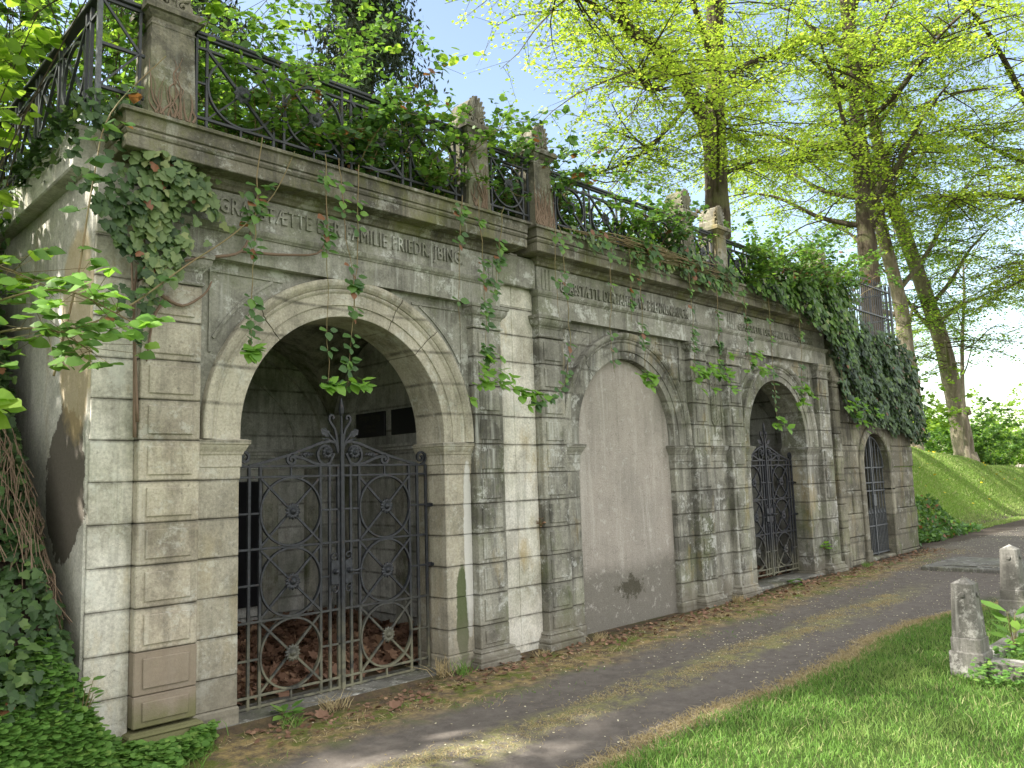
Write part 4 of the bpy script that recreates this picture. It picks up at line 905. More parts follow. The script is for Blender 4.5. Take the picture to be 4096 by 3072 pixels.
# conifers
def conifer(base, H0, Rr, n, label, top=0):
    o = thing('conifer', base, label, 'conifer tree', 'dark conifers behind the terrace')
    b = MB(); bx = arr(base); b.tube([bx, bx+arr((0, 0, H0*.5)), bx+arr((0, 0, H0))], [.22, .14, .03], 10); b.build('trunk', B_dark, o, smooth=True)
    z = ru(.12, .98, n); a = ru(0, 2*PI, n); L = Rr*(1.05-z)**.6*ru(.6, 1.1, n); O = bx+np.stack([0*z, 0*z, z*H0], 1)
    D = np.stack([np.cos(a), np.sin(a), ru(-.1, .25, n)], 1); wd = MB(); lv = MB(); segs = [O]; dd = unit(D)
    for s_ in range(4): segs.append(segs[-1]+dd*(L/4)[:, None]); dd = unit(dd+arr([0, 0, -.22]))
    for s_ in range(4): wd.sticks(segs[s_], segs[s_+1], .02*(1-s_*.22), .02*(1-(s_+1)*.22)+.001)
    S = np.stack(segs, 1); k = n*330; ow = RNG.integers(0, n, k); tt = ru(.5, 4, k); i = np.minimum(tt.astype(int), 3); f = (tt-i)[:, None]
    C_ = S[ow, i]*(1-f)+S[ow, i+1]*f+rn(k, 3)*arr([.16, .16, .10])+arr([0, 0, -1])*ru(0, .38, k)[:, None]
    lv.leaves(C_, unit(rn(k, 3)*.5+arr([0, 0, -1.])), rn(k, 3), ru(.09, .2, k), [(0, 0), (.5, .16), (1, 0), (.5, -.16)])
    wd.build('branches', B_twig, o); lv.build('crown', L_con, o); return o
conifer((9.7, 14, 4), 13.5, 2.4, 150, 'dark drooping conifer rising against the pale sky behind the railing')
conifer((5.6, 14.5, 4), 12, 2.6, 130, 'dark conifer half hidden by leaves, upper left of the drooping one')

# ------------------------------------------------------------------ shrubs and brambles
def shrub(name, label, base, h, r, canes, mat, lsz=.08, shape=S_bram, group=None, cat='shrub', lean=(0, 0), n2=7, nl=8, dens=1., stemm=B_vine, upn=.7):
    o = thing(name, base, label, cat, group); bx = arr(base); wd = MB(); lv = MB()
    n = canes; a = ru(0, 2*PI, n); q = ru(.15, 1, n)**.6; d0 = unit(np.stack([np.cos(a)*q*r/h+lean[0], np.sin(a)*q*r/h+lean[1], np.ones(n)], 1)); L = h*ru(.6, 1.25, n)
    segs = [bx+np.stack([np.cos(a), np.sin(a), 0*a], 1)*ru(0, r*.5, n)[:, None]]; dd = d0
    for s_ in range(6): segs.append(segs[-1]+dd*(L/5)[:, None]); dd = unit(dd+rn(n, 3)*.12+arr([0, 0, -.10*s_])+np.stack([np.cos(a), np.sin(a), 0*a], 1)*.08)
    for s_ in range(6): wd.sticks(segs[s_], segs[s_+1], .007*(1-s_*.12), .007*(1-(s_+1)*.12))
    S = np.stack(segs, 1); m2 = n*n2; ow = np.repeat(np.arange(n), n2); tt = ru(.6, 6, m2); i = np.minimum(tt.astype(int), 5); f = (tt-i)[:, None]
    O2 = S[ow, i]*(1-f)+S[ow, i+1]*f; D2 = unit(rn(m2, 3)*arr([1, 1, .4])+arr([0, 0, .25])); L2 = ru(.15, .45, m2)*min(1, h/1.5); E2 = O2+D2*L2[:, None]; wd.sticks(O2, E2, .003, .0015)
    k = m2*nl; o2 = np.repeat(np.arange(m2), nl); u = ru(.15, 1.1, k)[:, None]; C_ = O2[o2]*(1-u)+E2[o2]*u+rn(k, 3)*.03
    a = ru(0, 2*PI, k); lv.leaves(C_, np.stack([np.cos(a), np.sin(a), ru(-.6, .3, k)], 1), unit(arr([0, -.25, upn])+rn(k, 3)*.45), lsz*ru(.55, 1.2, k), shape)
    wd.build('stems', stemm, o); lv.build('foliage', mat, o); return o
GB = 'brambles growing through the terrace railing'
for i, (x, y, h, r, n, lab, mt) in enumerate((
        (2.75, 5.65, .95, .6, 34, 'fresh green bramble thicket inside the railing just right of the nearest pier', L_bush),
        (3.55, 5.6, .85, .6, 34, 'bramble thicket behind the middle of the first long railing', L_bram),
        (4.35, 5.6, .95, .55, 34, 'bramble thicket leaning on the pale palmette pier from the left', L_bush),
        (5.25, 5.75, 1.0, .5, 24, 'loose bramble between the two palmette piers', L_bram),
        (6.1, 5.65, 1.15, .55, 38, 'tall dark bramble rising beside the root covered pier', L_bram),
        (6.9, 5.7, .75, .6, 24, 'bramble behind the left half of the second long railing', L_bush),
        (7.8, 5.7, .85, .6, 30, 'bramble behind the right half of the second long railing', L_bram),
        (8.75, 5.8, .9, .5, 24, 'bramble between the yellow lichened pier and the grey pier', L_bush),
        (9.8, 5.6, .8, .7, 36, 'bramble over the railing right of the grey pier', L_bush),
        (10.8, 5.5, .95, .7, 40, 'bramble heap above the far gated arch', L_bram),
        (11.8, 5.5, 1.0, .7, 40, 'bright bramble heap before the ivy smothered pier', L_bush),
        (12.9, 5.6, .9, .6, 30, 'bramble heap climbing the left end of the plain fence', L_bram))):
    shrub('bramble_bush', lab, (x, y, 4.05), h, r, n, mt, .068, group=GB, n2=10, nl=10)
GH = 'leafy saplings behind the terrace railing'
for x, y, h, r, n, lab in ((2.6, 7.4, 3.3, 1.3, 46, 'leafy sapling thicket behind the first railing beside the nearest pier'), (4.4, 7.8, 2.6, 1.2, 40, 'lower sapling thicket behind the first railing left of the dark conifer'),
                           (1.9, 8.6, 4.6, 1.6, 52, 'tall sapling thicket above the nearest pier'), (7.2, 9.6, 2.6, 1.3, 34, 'sapling thicket behind the root covered pier'), (11, 9.5, 2.6, 1.5, 36, 'sapling thicket behind the grey pier'), (14.5, 9.0, 2.3, 1.5, 36, 'sapling thicket behind the plain iron fence')):
    shrub('sapling_thicket', lab, (x, y, 4.0), h, r, n, L_bush, .082, S_oval, GH, n2=13, nl=11, stemm=B_twig)
for x, y, z, h, r, n, lab in ((.55, 6.9, 2.4, 4.6, 1.3, 46, 'hazel bush with bright round leaves hanging over the side railing'), (-.2, 8.4, 3.8, 4.6, 1.6, 46, 'hazel bush at the far top left corner'), (.9, 9.4, 3.9, 3.6, 1.2, 40, 'dense hazel bush behind the side railing')):
    shrub('hazel_bush', lab, (x, y, z), h, r, n, L_lime2, .115, [(0, 0), (.1, .32), (.45, .44), (.85, .25), (1, 0), (.85, -.25), (.45, -.44), (.1, -.32)], 'hazel bushes on the left bank', n2=10, nl=8, stemm=B_twig)
for x, y, h, r, n, mt, lab in ((27.6, 10.2, 2.6, 1.6, 50, L_lime2, 'round bright shrub between the two leaning limes'), (24.6, 11, 2.4, 1.4, 40, L_lime2, 'bright shrub left of the leaning limes at the wall end'), (34.2, 10.0, 2.4, 1.5, 50, L_bush, 'darker shrub right of the burled lime'), (37.5, 10, 2.3, 1.7, 46, L_bush, 'mid green shrub farther along the bank crest'),
                               (42, 10.5, 3.3, 2.2, 56, L_lime2, 'pale green shrub at the right end of the bank crest'), (48, 12, 4.0, 3, 60, L_lime2, 'tallest pale shrub far along the bank'), (40, 15, 3.2, 2.4, 50, L_lime2, 'far yellow green shrub behind the crest bushes')):
    shrub('hedge_bush', lab, (x, y, float(Hh(x, y))-.1), h, r, n, mt, .13, S_oval, 'bushes along the crest of the bank', n2=12, nl=12, stemm=B_twig)

# ------------------------------------------------------------------ ivy
def in_poly(x, z, poly):
    c = np.zeros(len(x), bool); n = len(poly)
    for i in range(n):
        x0, z0 = poly[i]; x1, z1 = poly[(i+1) % n]; q = ((z0 > z) != (z1 > z)) & (x < (x1-x0)*(z-z0)/((z1-z0) or 1e-9)+x0); c ^= q
    return c
def ivy_cover(o, poly, n, y, thick, lsz, mat, shape=S_ivy, name='leaves', clump=.5, feather=.08):
    xs_ = [p[0] for p in poly]; zs_ = [p[1] for p in poly]
    x = ru(min(xs_)-feather, max(xs_)+feather, n*3); z = ru(min(zs_)-feather, max(zs_)+feather, n*3)
    q = in_poly(x+rn(len(x))*feather*.6, z+rn(len(x))*feather*.6, poly)
    q &= (wob(x*4, z*4, 1.7, 1)+wob(x*9, z*9, 1.1, 4)*.6+RNG.normal(size=len(x))*.45 > -clump)
    x = x[q][:n]; z = z[q][:n]; k = len(x); yy = y-thick*(.5+.5*wob(x*5, z*5, 1.3))*ru(.2, 1, k)
    D = unit(np.stack([rn(k)*.45, -ru(.1, .5, k), -np.ones(k)], 1)); N = unit(np.stack([rn(k)*.35-.15, -np.ones(k), ru(.0, .8, k)], 1))
    lv = MB(); lv.leaves(np.stack([x, yy, z], 1), D, N, lsz*ru(.55, 1.2, k), shape, -.12)
    return lv.build(name, mat, o)
def stemset(o, lines, mat=B_root, r=.006, name='stems'):
    b = MB()
    for l in lines: b.tube(smooth_poly(l, 4), np.linspace(r*1.2, r*.5, (len(l)-1)*4+1), 6)
    return b.build(name, mat, o, smooth=True)
I1 = thing('ivy_curtain', (1.9, 5.4, 3.5), 'ivy curtain with pale speckled leaves hanging over the left corner of the nearest tomb', 'ivy')
pA = [(1.53, 4.15), (1.75, 4.26), (1.95, 4.12), (2.15, 3.85), (2.33, 3.78), (2.42, 3.66), (2.32, 3.56), (2.22, 3.40), (2.12, 3.22), (1.99, 3.12), (1.97, 2.85), (1.90, 2.62), (1.84, 2.9), (1.72, 3.05), (1.64, 3.4), (1.52, 3.65)]
ivy_cover(I1, pA, 900, 5.33, .16, .07, L_ivy, name='dark_leaves', clump=.1)
ivy_cover(I1, [(1.9, 3.95), (2.2, 3.85), (2.42, 3.7), (2.3, 3.5), (2.2, 3.3), (2.05, 3.1), (1.92, 3.0), (1.85, 3.4)], 330, 5.30, .12, .085, L_ivyp, name='pale_leaves', clump=.2)
ivy_cover(I1, [(2.3, 3.86), (2.85, 3.84), (2.8, 3.72), (2.62, 3.66), (2.5, 3.5), (2.36, 3.52)], 70, 5.36, .08, .085, L_ivyp, name='trailing_leaves', clump=.0)
stemset(I1, [[(1.93, 5.44, 2.0), (1.915, 5.43, 2.5), (1.90, 5.42, 3.0), (1.95, 5.38, 3.4), (1.9, 5.3, 3.8)], [(1.94, 5.43, 2.1), (1.90, 5.41, 2.7), (1.86, 5.38, 3.2)], [(1.92, 5.4, 3.05), (2.1, 5.36, 3.16), (2.3, 5.36, 3.25), (2.42, 5.37, 3.28)], [(2.42, 5.37, 3.28), (2.62, 5.37, 3.36), (2.72, 5.39, 3.6), (2.76, 5.38, 3.85)], [(2.62, 5.38, 3.36), (3.0, 5.38, 3.40), (3.3, 5.38, 3.5), (3.32, 5.36, 3.86)], [(2.05, 5.36, 2.95), (2.2, 5.38, 2.9), (2.35, 5.38, 3.0), (2.4, 5.37, 3.1)], [(2.1, 5.37, 2.95), (2.02, 5.4, 2.8), (1.98, 5.4, 2.5)]], r=.011)
I2 = thing('ivy_curtain', (14, 5.4, 3), 'thick dark ivy curtain hanging over the ashlar wall above the small door', 'ivy')
pR = [(12.55, 4.05), (13.0, 4.35), (13.6, 4.25), (14.2, 4.0), (15.4, 4.05), (15.8, 3.7), (16.15, 3.2), (16.3, 2.6), (16.25, 2.15), (15.7, 2.25), (15.1, 2.32), (14.4, 2.42), (13.6, 2.45), (13.1, 2.55), (12.9, 2.85), (12.8, 3.3), (12.55, 3.6)]
ivy_cover(I2, pR, 6500, 5.46, .34, .085, L_ivy, name='leaves', clump=1.2)
b = MB(); k = 1400; yy = ru(5.3, 7.6, k); zz = ru(2.1, 3.9, k); b.leaves(np.stack([16.12+ru(0, .3, k), yy, zz], 1), np.stack([rn(k)*.3+.3, rn(k)*.4, -np.ones(k)], 1), np.stack([np.ones(k), rn(k)*.4-.3, ru(0, .6, k)], 1), .085*ru(.6, 1.2, k), S_ivy); b.build('side_leaves', L_ivy, I2)
I3 = thing('ivy_curtain', (11.6, 5.2, 4), 'mixed ivy and bramble heap spilling over the cornice above the far gate', 'ivy')
pM = [(9.6, 4.16), (10.4, 4.25), (11, 4.5), (12, 4.75), (12.8, 4.4), (12.7, 3.75), (12.6, 3.2), (12.5, 3.45), (12.1, 3.62), (11.5, 3.82), (10.8, 4.0), (10, 4.06), (9.6, 4.1)]
ivy_cover(I3, pM, 1500, 5.17, .22, .08, L_ivy, name='ivy_leaves', clump=.4); ivy_cover(I3, pM, 1200, 5.12, .28, .085, L_bush, S_bram, name='bramble_leaves', clump=.3); ivy_cover(I3, pM, 300, 5.1, .3, .08, L_ivyp, name='pale_leaves', clump=0)
I4 = thing('ivy_curtain', (7.9, 5.2, 4.1), 'thin trailing ivy along the cornice above the walled up arch', 'ivy')
pN = [(5.95, 4.12), (6.6, 4.2), (7.6, 4.28), (8.4, 4.35), (9.3, 4.3), (9.3, 3.98), (8.6, 3.92), (7.8, 4.0), (6.8, 4.07), (6.0, 4.05)]
ivy_cover(I4, pN, 620, 5.18, .10, .065, L_ivyp, name='leaves', clump=.1); ivy_cover(I4, pN, 300, 5.15, .14, .085, L_bram, S_bram, name='bramble_leaves', clump=.0)
stemset(I4, [[(5.9+random.random()*3, 5.15, 4.15), (6.4+random.random()*2.4, 5.08, 4.12+random.random()*.12), (6.8+random.random()*2, 5.10, 4.05+random.random()*.2), (7.5+random.random()*1.8, 5.13, 4.1)] for _ in range(16)], B_vine, .005)
I5 = thing('ivy_patch', (1.6, 7, 3.6), 'ivy spilling over the side parapet at the far left', 'ivy')
b = MB(); k = 2000; yy = ru(6.6, 9.4, k); zz = ru(1.2, 4.2, k); q = RNG.uniform(size=k) < sm((yy-6.5)/.9); yy = yy[q]; zz = zz[q]; k = len(yy)
b.leaves(np.stack([1.55-ru(0, .22, k), yy, zz], 1), np.stack([rn(k)*.3, rn(k)*.4, -np.ones(k)], 1), np.stack([-np.ones(k), rn(k)*.4-.3, ru(0, .6, k)], 1), .07*ru(.6, 1.2, k), S_ivy, -.12); b.build('leaves', L_ivy, I5)
k = 260; b = MB(); yy = ru(5.3, 6.9, k); b.leaves(np.stack([1.56-ru(0, .08, k), yy, 4.12+ru(0, .12, k)-.1*np.abs(rn(k))], 1), rn(k, 3)+arr([-.4, 0, -.3]), np.stack([-np.ones(k)*.5, rn(k)*.4, np.ones(k)], 1), .065*ru(.6, 1.2, k), S_ivy, -.12); b.build('parapet_leaves', L_ivy, I5)

# hanging tendrils: (points, leaf spread start, number of bramble leaves, cluster at the tip)
def tendril(lab, pts, n, tip, mat=L_bram, size=.085, fresh=True, spread=.10):
    o = thing('bramble_tendril', pts[0], lab, 'bramble tendril', 'bramble tendrils hanging over the tomb fronts')
    p = smooth_poly(pts, 5); jit = rn(len(p), 3)*.006; b = MB(); b.tube(p+jit, np.linspace(.0045, .002, len(p)), 5); b.build('stem', B_vine, o)
    b = MB(); n = int(n*1.5)+2; t = np.sort(ru(.05, .97, n)); C_ = interp_poly(p, t); C3 = np.repeat(C_, 3, 0); k = len(C3); off = np.tile(arr([[-.03, 0, 0], [.03, 0, 0], [0, 0, -.03]]), (n, 1)); a = rn(k)
    b.leaves(C3+off*.6, off/.03*arr([1, 1, 1])+np.stack([rn(k)*.4, -ru(.1, .6, k), -ru(0, .4, k)], 1), np.stack([rn(k)*.3, -np.ones(k), ru(.2, 1.2, k)], 1), size*ru(.6, 1.1, k), S_bram); b.build('leaves', mat, o)
    if tip:
        b = MB(); bb = MB(); c = p[-1]; k = tip
        e = c+np.stack([rn(k)*spread, -np.abs(rn(k))*spread*.6, rn(k)*spread*.6+.06], 1); bb.sticks(np.tile(c+arr([0, 0, .1]), (k, 1)), e, .002, .0015)
        C3 = np.repeat(e, 3, 0); k3 = 3*k; off = np.tile(arr([[-1, 0, 0], [1, 0, 0], [0, -.2, -1.]]), (k, 1))
        b.leaves(C3, off+np.stack([rn(k3)*.4, -ru(.2, .7, k3), rn(k3)*.3], 1), np.stack([rn(k3)*.3, -np.ones(k3)*.6, np.ones(k3)], 1), size*1.25*ru(.6, 1.15, k3), S_bram)
        b.build('tip_leaves', L_fresh if fresh else mat, o); bb.build('side_shoots', B_vine, o)
    return o
Yt = 5.10
def tl(pts, y=Yt): return [(x, y-.01*i, z) for i, (x, z) in enumerate(pts)]
tendril('leafy tendril hanging across the upper left of the widest arch ring', tl([(2.63, 4.14), (2.587, 3.6), (2.56, 3.15), (2.54, 2.72), (2.531, 2.55)]), 9, 4, spread=.05)
tendril('straight tendril hanging left of centre inside the widest arch', tl([(3.154, 4.15), (3.15, 3.6), (3.155, 3.0), (3.157, 2.33)]), 9, 3, spread=.05)
tendril('slanting tendril ending above the gate finial of the widest arch', tl([(3.45, 4.15), (3.43, 3.6), (3.40, 3.1), (3.34, 2.6), (3.31, 2.33)]), 8, 4, spread=.06)
tendril('thin reddish tendril crossing the slanting one over the widest arch', tl([(3.27, 4.15), (3.31, 3.7), (3.36, 3.3), (3.39, 2.95)]), 4, 0)
tendril('bare tendril hanging over the letters at the right of the first inscription', tl([(4.53, 4.15), (4.47, 3.6), (4.44, 2.95)]), 4, 0)
tendril('long tendril with a big fresh leaf cluster over the right pilaster of the first tomb', tl([(4.72, 4.15), (4.755, 3.5), (4.76, 2.9), (4.73, 2.5)]), 13, 16, spread=.15)
tendril('short tendril just right of the long leafy one', tl([(5.03, 4.15), (4.95, 3.7), (4.87, 3.3)]), 6, 0)
tendril('tendril swinging left across the white strip between the tombs', tl([(5.82, 4.15), (5.86, 3.5), (5.87, 2.95), (5.75, 2.55), (5.45, 2.38), (5.30, 2.33)]), 12, 9, spread=.12)
tendril('red stem hanging over the start of the second inscription', tl([(5.75, 4.13), (5.72, 3.6), (5.73, 3.2)]), 1, 0)
tendril('long bare red tendril hanging into the walled up arch', tl([(6.62, 4.14), (6.57, 3.5), (6.53, 3.0), (6.56, 2.72)]), 2, 0)
tendril('tendril ending in a fresh leaf cluster on the walled up arch', tl([(7.12, 4.12), (7.1, 3.5), (7.09, 3.0), (7.08, 2.62)]), 6, 9, spread=.10)
tendril('thin tendril over the middle of the second inscription', tl([(6.95, 4.12), (6.93, 3.7), (6.9, 3.3)]), 3, 0)
tendril('bushy tendril before the paired pilasters', tl([(8.1, 4.1), (8.12, 3.5), (8.10, 3.0), (8.2, 2.75)]), 9, 12, spread=.17)
tendril('bushy tendril with large leaves left of the far gated arch', tl([(8.72, 4.1), (8.68, 3.5), (8.66, 3.0), (8.58, 2.8)]), 12, 14, spread=.18)
tendril('tendril reaching right towards the crown of the far gated arch', tl([(9.35, 4.05), (9.4, 3.6), (9.35, 3.15), (9.45, 2.98)]), 9, 12, spread=.18)
tendril('tendril hanging into the opening of the far gated arch', tl([(10.05, 4.0), (10.02, 3.3), (10.0, 2.6), (10.02, 2.2)]), 6, 8, spread=.14)
tendril('leafy tendril at the right shoulder of the far gated arch', tl([(10.95, 3.9), (10.9, 3.3), (10.8, 2.8), (10.72, 2.6)]), 9, 14, spread=.18)
tendril('leafy tendril above the left side of the small door', tl([(12.55, 3.6), (12.6, 3.0), (12.75, 2.6), (12.9, 2.45)], 5.25), 12, 26, spread=.24)
# long bramble shoots on the left
def shoot(lab, pts, n, mat=L_bush, size=.10, spread=.14):
    o = thing('bramble_shoot', pts[0], lab, 'bramble shoot', 'long bramble shoots at the left corner')
    p = smooth_poly(pts, 6); b = MB(); b.tube(p, np.linspace(.007, .003, len(p)), 6); t = ru(.1, 1, n); C_ = interp_poly(p, t); e = C_+np.stack([rn(n)*spread, rn(n)*spread, rn(n)*spread*.5], 1); b.sticks(C_, e, .002, .0015); b.build('stem', B_vine, o)
    C3 = np.repeat(e, 3, 0); k = len(C3); a = np.repeat(ru(0, 2*PI, n), 3)+np.tile(arr([-1.2, 0, 1.2]), n); b = MB()
    b.leaves(C3, np.stack([np.cos(a), np.sin(a), -ru(.0, .4, k)], 1), unit(np.stack([rn(k)*.3-.35, rn(k)*.3-.75, np.ones(k)*.8], 1)), size*ru(.6, 1.15, k), S_bram); b.build('leaves', mat, o); return o
shoot('arching bramble shoot with bright leaves across the side wall', [(.9, 5.3, 2.6), (1.05, 4.9, 2.7), (1.25, 4.6, 2.72), (1.42, 4.4, 2.6), (1.55, 4.3, 2.5)], 40, L_fresh, .10)
shoot('leafy bramble shoot just under the brightest one', [(.75, 5.2, 2.3), (1.0, 4.9, 2.5), (1.2, 4.6, 2.5), (1.38, 4.5, 2.38)], 50, L_bush, .105)
shoot('bramble shoot with dark leaves at the left picture edge', [(.6, 5.6, 2.9), (.8, 5.2, 3.0), (1.05, 5.0, 2.9), (1.3, 4.9, 2.78)], 44, L_bush, .10)
shoot('long diagonal bramble shoot crossing the left pilaster top', [(1.35, 4.9, 2.55), (1.7, 5.0, 2.75), (2.1, 5.1, 3.1), (2.45, 5.12, 3.4), (2.75, 5.15, 3.75), (2.95, 5.2, 4.15)], 12, L_bram, .08, .05)
shoot('upright green bramble shoot before the ivy curtain corner', [(1.3, 4.9, 2.3), (1.42, 4.95, 2.9), (1.5, 5.0, 3.5), (1.62, 5.1, 4.0), (1.95, 5.1, 4.5)], 12, L_bram, .10, .06)
shoot('broad leaved lime shoot at the lower left picture edge', [(.7, 4.9, 1.95), (.9, 4.7, 2.1), (1.02, 4.6, 2.15)], 9, L_lime2, .17, .07)

# ------------------------------------------------------------------ ground foliage
def put(x, y, dz=0): return np.stack([x, y, Hh(x, y)+dz], 1)
def blades(x, y, h, wid, lean, mat, name, n_per=1, parent=None, hz=None, **kw):
    k = len(x); b = MB(); base = put(x, y, -.005) if hz is None else np.stack([x, y, np.full(k, hz)], 1)
    D = unit(np.stack([rn(k)*lean, rn(k)*lean, np.ones(k)], 1)); N = unit(rn(k, 3)*arr([1, 1, .2])); H_ = h*ru(.5, 1.25, k); tipo = np.stack([rn(k), rn(k), -np.abs(rn(k))*.4], 1)*lean*.5
    W = unit(np.cross(D, N)); w_ = (wid*ru(.7, 1.3, k))[:, None]; mid = base+D*H_[:, None]*.55; tip = base+D*H_[:, None]+tipo*H_[:, None]
    V = np.stack([base-W*w_, base+W*w_, mid+W*w_*.75, mid-W*w_*.75, tip], 1).reshape(-1, 3); i = np.arange(k)[:, None]*5
    b.add(V, i+np.array([[0, 1, 2, 3]])); b.F.append(b.n-len(V)+i+np.array([[3, 2, 4]]))
    return b.build(name, mat, parent, **kw)
# lawn on the right
def lawn_mask(x, y):
    e = 3.05+.05*np.sin(x*1.7)+.05*wob(x, y, 5); e = np.where(x > 9, 3.05-(x-9)*.30, e); return y < e
k = 150000; x = 1.2+ru(0, 1, k)**1.35*10.4; y = 3.2-ru(0, 1, k)**1.2*5.0; q = lawn_mask(x, y) & (x < 11) & (x/np.maximum(y, .05) > 1.0) & (np.hypot(x, y) > 1.5); x = x[q]; y = y[q]
blades(x, y, .055, .0028, .38, L_grass, 'lawn_grass', kind='stuff')
k = 5000; x = ru(3.2, 11, k); y = ru(.6, 3.0, k); q = lawn_mask(x, y) & (wob(x*2, y*2, 1.6) > .1); x = x[q]; y = y[q]
blades(x, y, .12, .003, .6, L_grass, 'long_grass_tufts', kind='stuff')
k = 16000; x = ru(2.2, 10.5, k); y = 3.10+rn(k)*.075+.05*np.sin(x*1.7)-np.where(x > 9, (x-9)*.30, 0); blades(x, y, .05, .0026, .9, L_dry, 'dry_grass_edge', kind='stuff')
k = 15000; x = ru(2.6, 10.5, k); y = 3.93+rn(k)*.11; q = wob(x*2.5, y*6, 1.3, 3)+rn(k)*.3 > .05; blades(x[q], y[q], .028, .0025, .9, L_dry, 'dry_grass_ridge', kind='stuff')
k = 5500; x = ru(2.4, 16, k); y = 4.95+rn(k)*.22; q = (wob(x*2.2, y*5, 1.3, 6) > .0) & (y < 5.38); blades(x[q], y[q], .045, .0028, 1.2, L_dry, 'dry_verge_grass', kind='stuff')
k = 1900; x = ru(2.0, 15, k); y = 4.8+rn(k)*.22; q = (wob(x*1.6, y*3, 1.3, 9) > .25) & (y < 5.35); blades(x[q], y[q], .05, .003, .6, L_grass, 'green_verge_grass', kind='stuff')
# bank grass on the right mound
k = 110000; x = 16.2+ru(0, 1, k)**1.3*26; y = ru(5.75, 9.2, k)+.02*(x-16); x = x; blades(x, y, .075, .0075, .5, L_grass2, 'bank_grass', kind='stuff')
k = 2600; x = 16.3+ru(0, 1, k)**1.4*4.5; y = ru(5.6, 6.6, k)+(x-16.3)*.02; b = MB(); b.leaves(put(x, y, .04)+np.stack([0*x, 0*x, ru(0, .12, k)], 1), rn(k, 3)+arr([0, -.3, -.2]), unit(rn(k, 3)*.5+arr([-.2, -.3, 1])), .09*ru(.6, 1.2, k), S_ivy); b.build('bank_ivy', L_bram, kind='stuff')
k = 60; x = ru(19, 32, k); y = ru(6.6, 8.4, k); 
s = NT('dandelion'); s.bsdf((.75, .55, .03), .7); b = MB(); b.leaves(put(x, y, .07), rn(k, 3)*arr([1, 1, .2]), arr([[0, -.3, 1]])+rn(k, 3)*.1, ru(.05, .08, k), [(0, 0), (.2, .4), (.6, .5), (1, .2), (1, -.2), (.6, -.5), (.2, -.4)]); b.build('dandelion_flowers', s.m, kind='stuff')
# ivy bank at the left
k = 15000; x = ru(-1.2, 1.68, k); y = ru(4.2, 7.6, k); y = 4.5+(y-4.2)*.9; z = Hh(x, y); q = (z > .40+.1*wob(x, y, 5)); x = x[q]; y = y[q]; k = len(x); th = .28*(.5+.5*wob(x*4, y*4, 1.4))
b = MB(); b.leaves(put(x, y)+np.stack([0*x, -ru(0, 1, k)*th*.6, ru(0, 1, k)*th], 1), np.stack([rn(k)*.5, -np.ones(k)*.4, -np.ones(k)*.5+rn(k)*.3], 1), unit(np.stack([rn(k)*.35-.1, -np.ones(k)*.7, np.ones(k)*.7], 1)+rn(k, 3)*.2), .072*ru(.5, 1.2, k), S_ivy, -.12)
b.build('bank_ivy_cover', L_ivy, kind='stuff')
stm = MB()
for _ in range(150):
    x0 = random.uniform(.9, 1.62); y0 = random.uniform(5.75, 6.3); z0 = float(Hh(x0, y0)); l = random.uniform(.15, .5)
    stm.tube([(x0, y0, z0+.28), (x0+random.uniform(-.05, .05), y0-.12, z0+.2-l*.2), (x0+random.uniform(-.1, .1), y0-.2, z0+.1-l*.6)], .003, 5)
o = stm.build('dry_stems', B_root, kind='stuff')
k = 26000; x = ru(.2, 2.6, k); y = ru(3.6, 5.42, k); q = (y > 5.42-1.25*np.clip(2.5-x, 0, 3)+.12*wob(x, y, 6)) & (y < 5.5-(x > 1.66)*.12) & (Hh(x, y) < .72); x = x[q]; y = y[q]; k = len(x)
b = MB(); a = ru(0, 2*PI, k); hgt = ru(.02, .2, k)*(.6+.4*wob(x*6, y*6, 1))
C_ = np.repeat(put(x, y)+np.stack([0*x, 0*x, hgt], 1), 3, 0); a3 = np.repeat(a, 3)+np.tile(arr([-2.1, 0, 2.1]), k); kk = len(C_)
b.leaves(C_, np.stack([np.cos(a3), np.sin(a3), rn(kk)*.15], 1), unit(rn(kk, 3)*.25+arr([0, -.1, 1])), .052*ru(.6, 1.2, kk), [(0, 0), (.25, .3), (.6, .42), (.9, .3), (1, 0), (.9, -.3), (.6, -.42), (.25, -.3)]); b.sticks(put(x, y), put(x, y)+np.stack([0*x, 0*x, hgt], 1), .0012, .001); b.build('woodland_ground_cover', L_cov, kind='stuff')
k = 1500; x = ru(.3, 2.9, k); y = ru(4.1, 5.4, k); q = y > 5.4-1.2*np.clip(2.6-x, 0, 3); blades(x[q], y[q], .14, .003, .45, L_grass, 'bank_foot_grass', kind='stuff')
# clumps by the facade
GT = 'grass tufts at the foot of the tomb fronts'
for x, y, n, hh, mt, lab in ((4.63, 5.36, 60, .16, L_grass, 'green grass tuft between the right gate pier and pilaster base'), (4.5, 5.45, 80, .18, L_dry, 'straw coloured grass tuft at the right foot of the nearest gate'), (3.35, 5.33, 70, .16, L_dry, 'dry grass tuft before the middle of the nearest gate'), (2.95, 5.25, 60, .11, L_grass, 'small green tuft before the left leaf of the nearest gate'), (5.6, 5.33, 60, .07, L_dry, 'flattened dry tuft under the white strip'), (6.4, 5.3, 70, .10, L_dry, 'dry tuft left of the walled up arch'), (9.1, 5.3, 90, .13, L_dry, 'dry tuft between the paired pilasters'), (13.0, 5.25, 70, .11, L_grass, 'green tuft left of the small door')):
    X_ = x+rn(n)*.045; Y_ = y+rn(n)*.035; o = blades(X_, Y_, hh, .003, .5, mt, 'grass_tuft', label=lab, cat='grass tuft', group=GT)
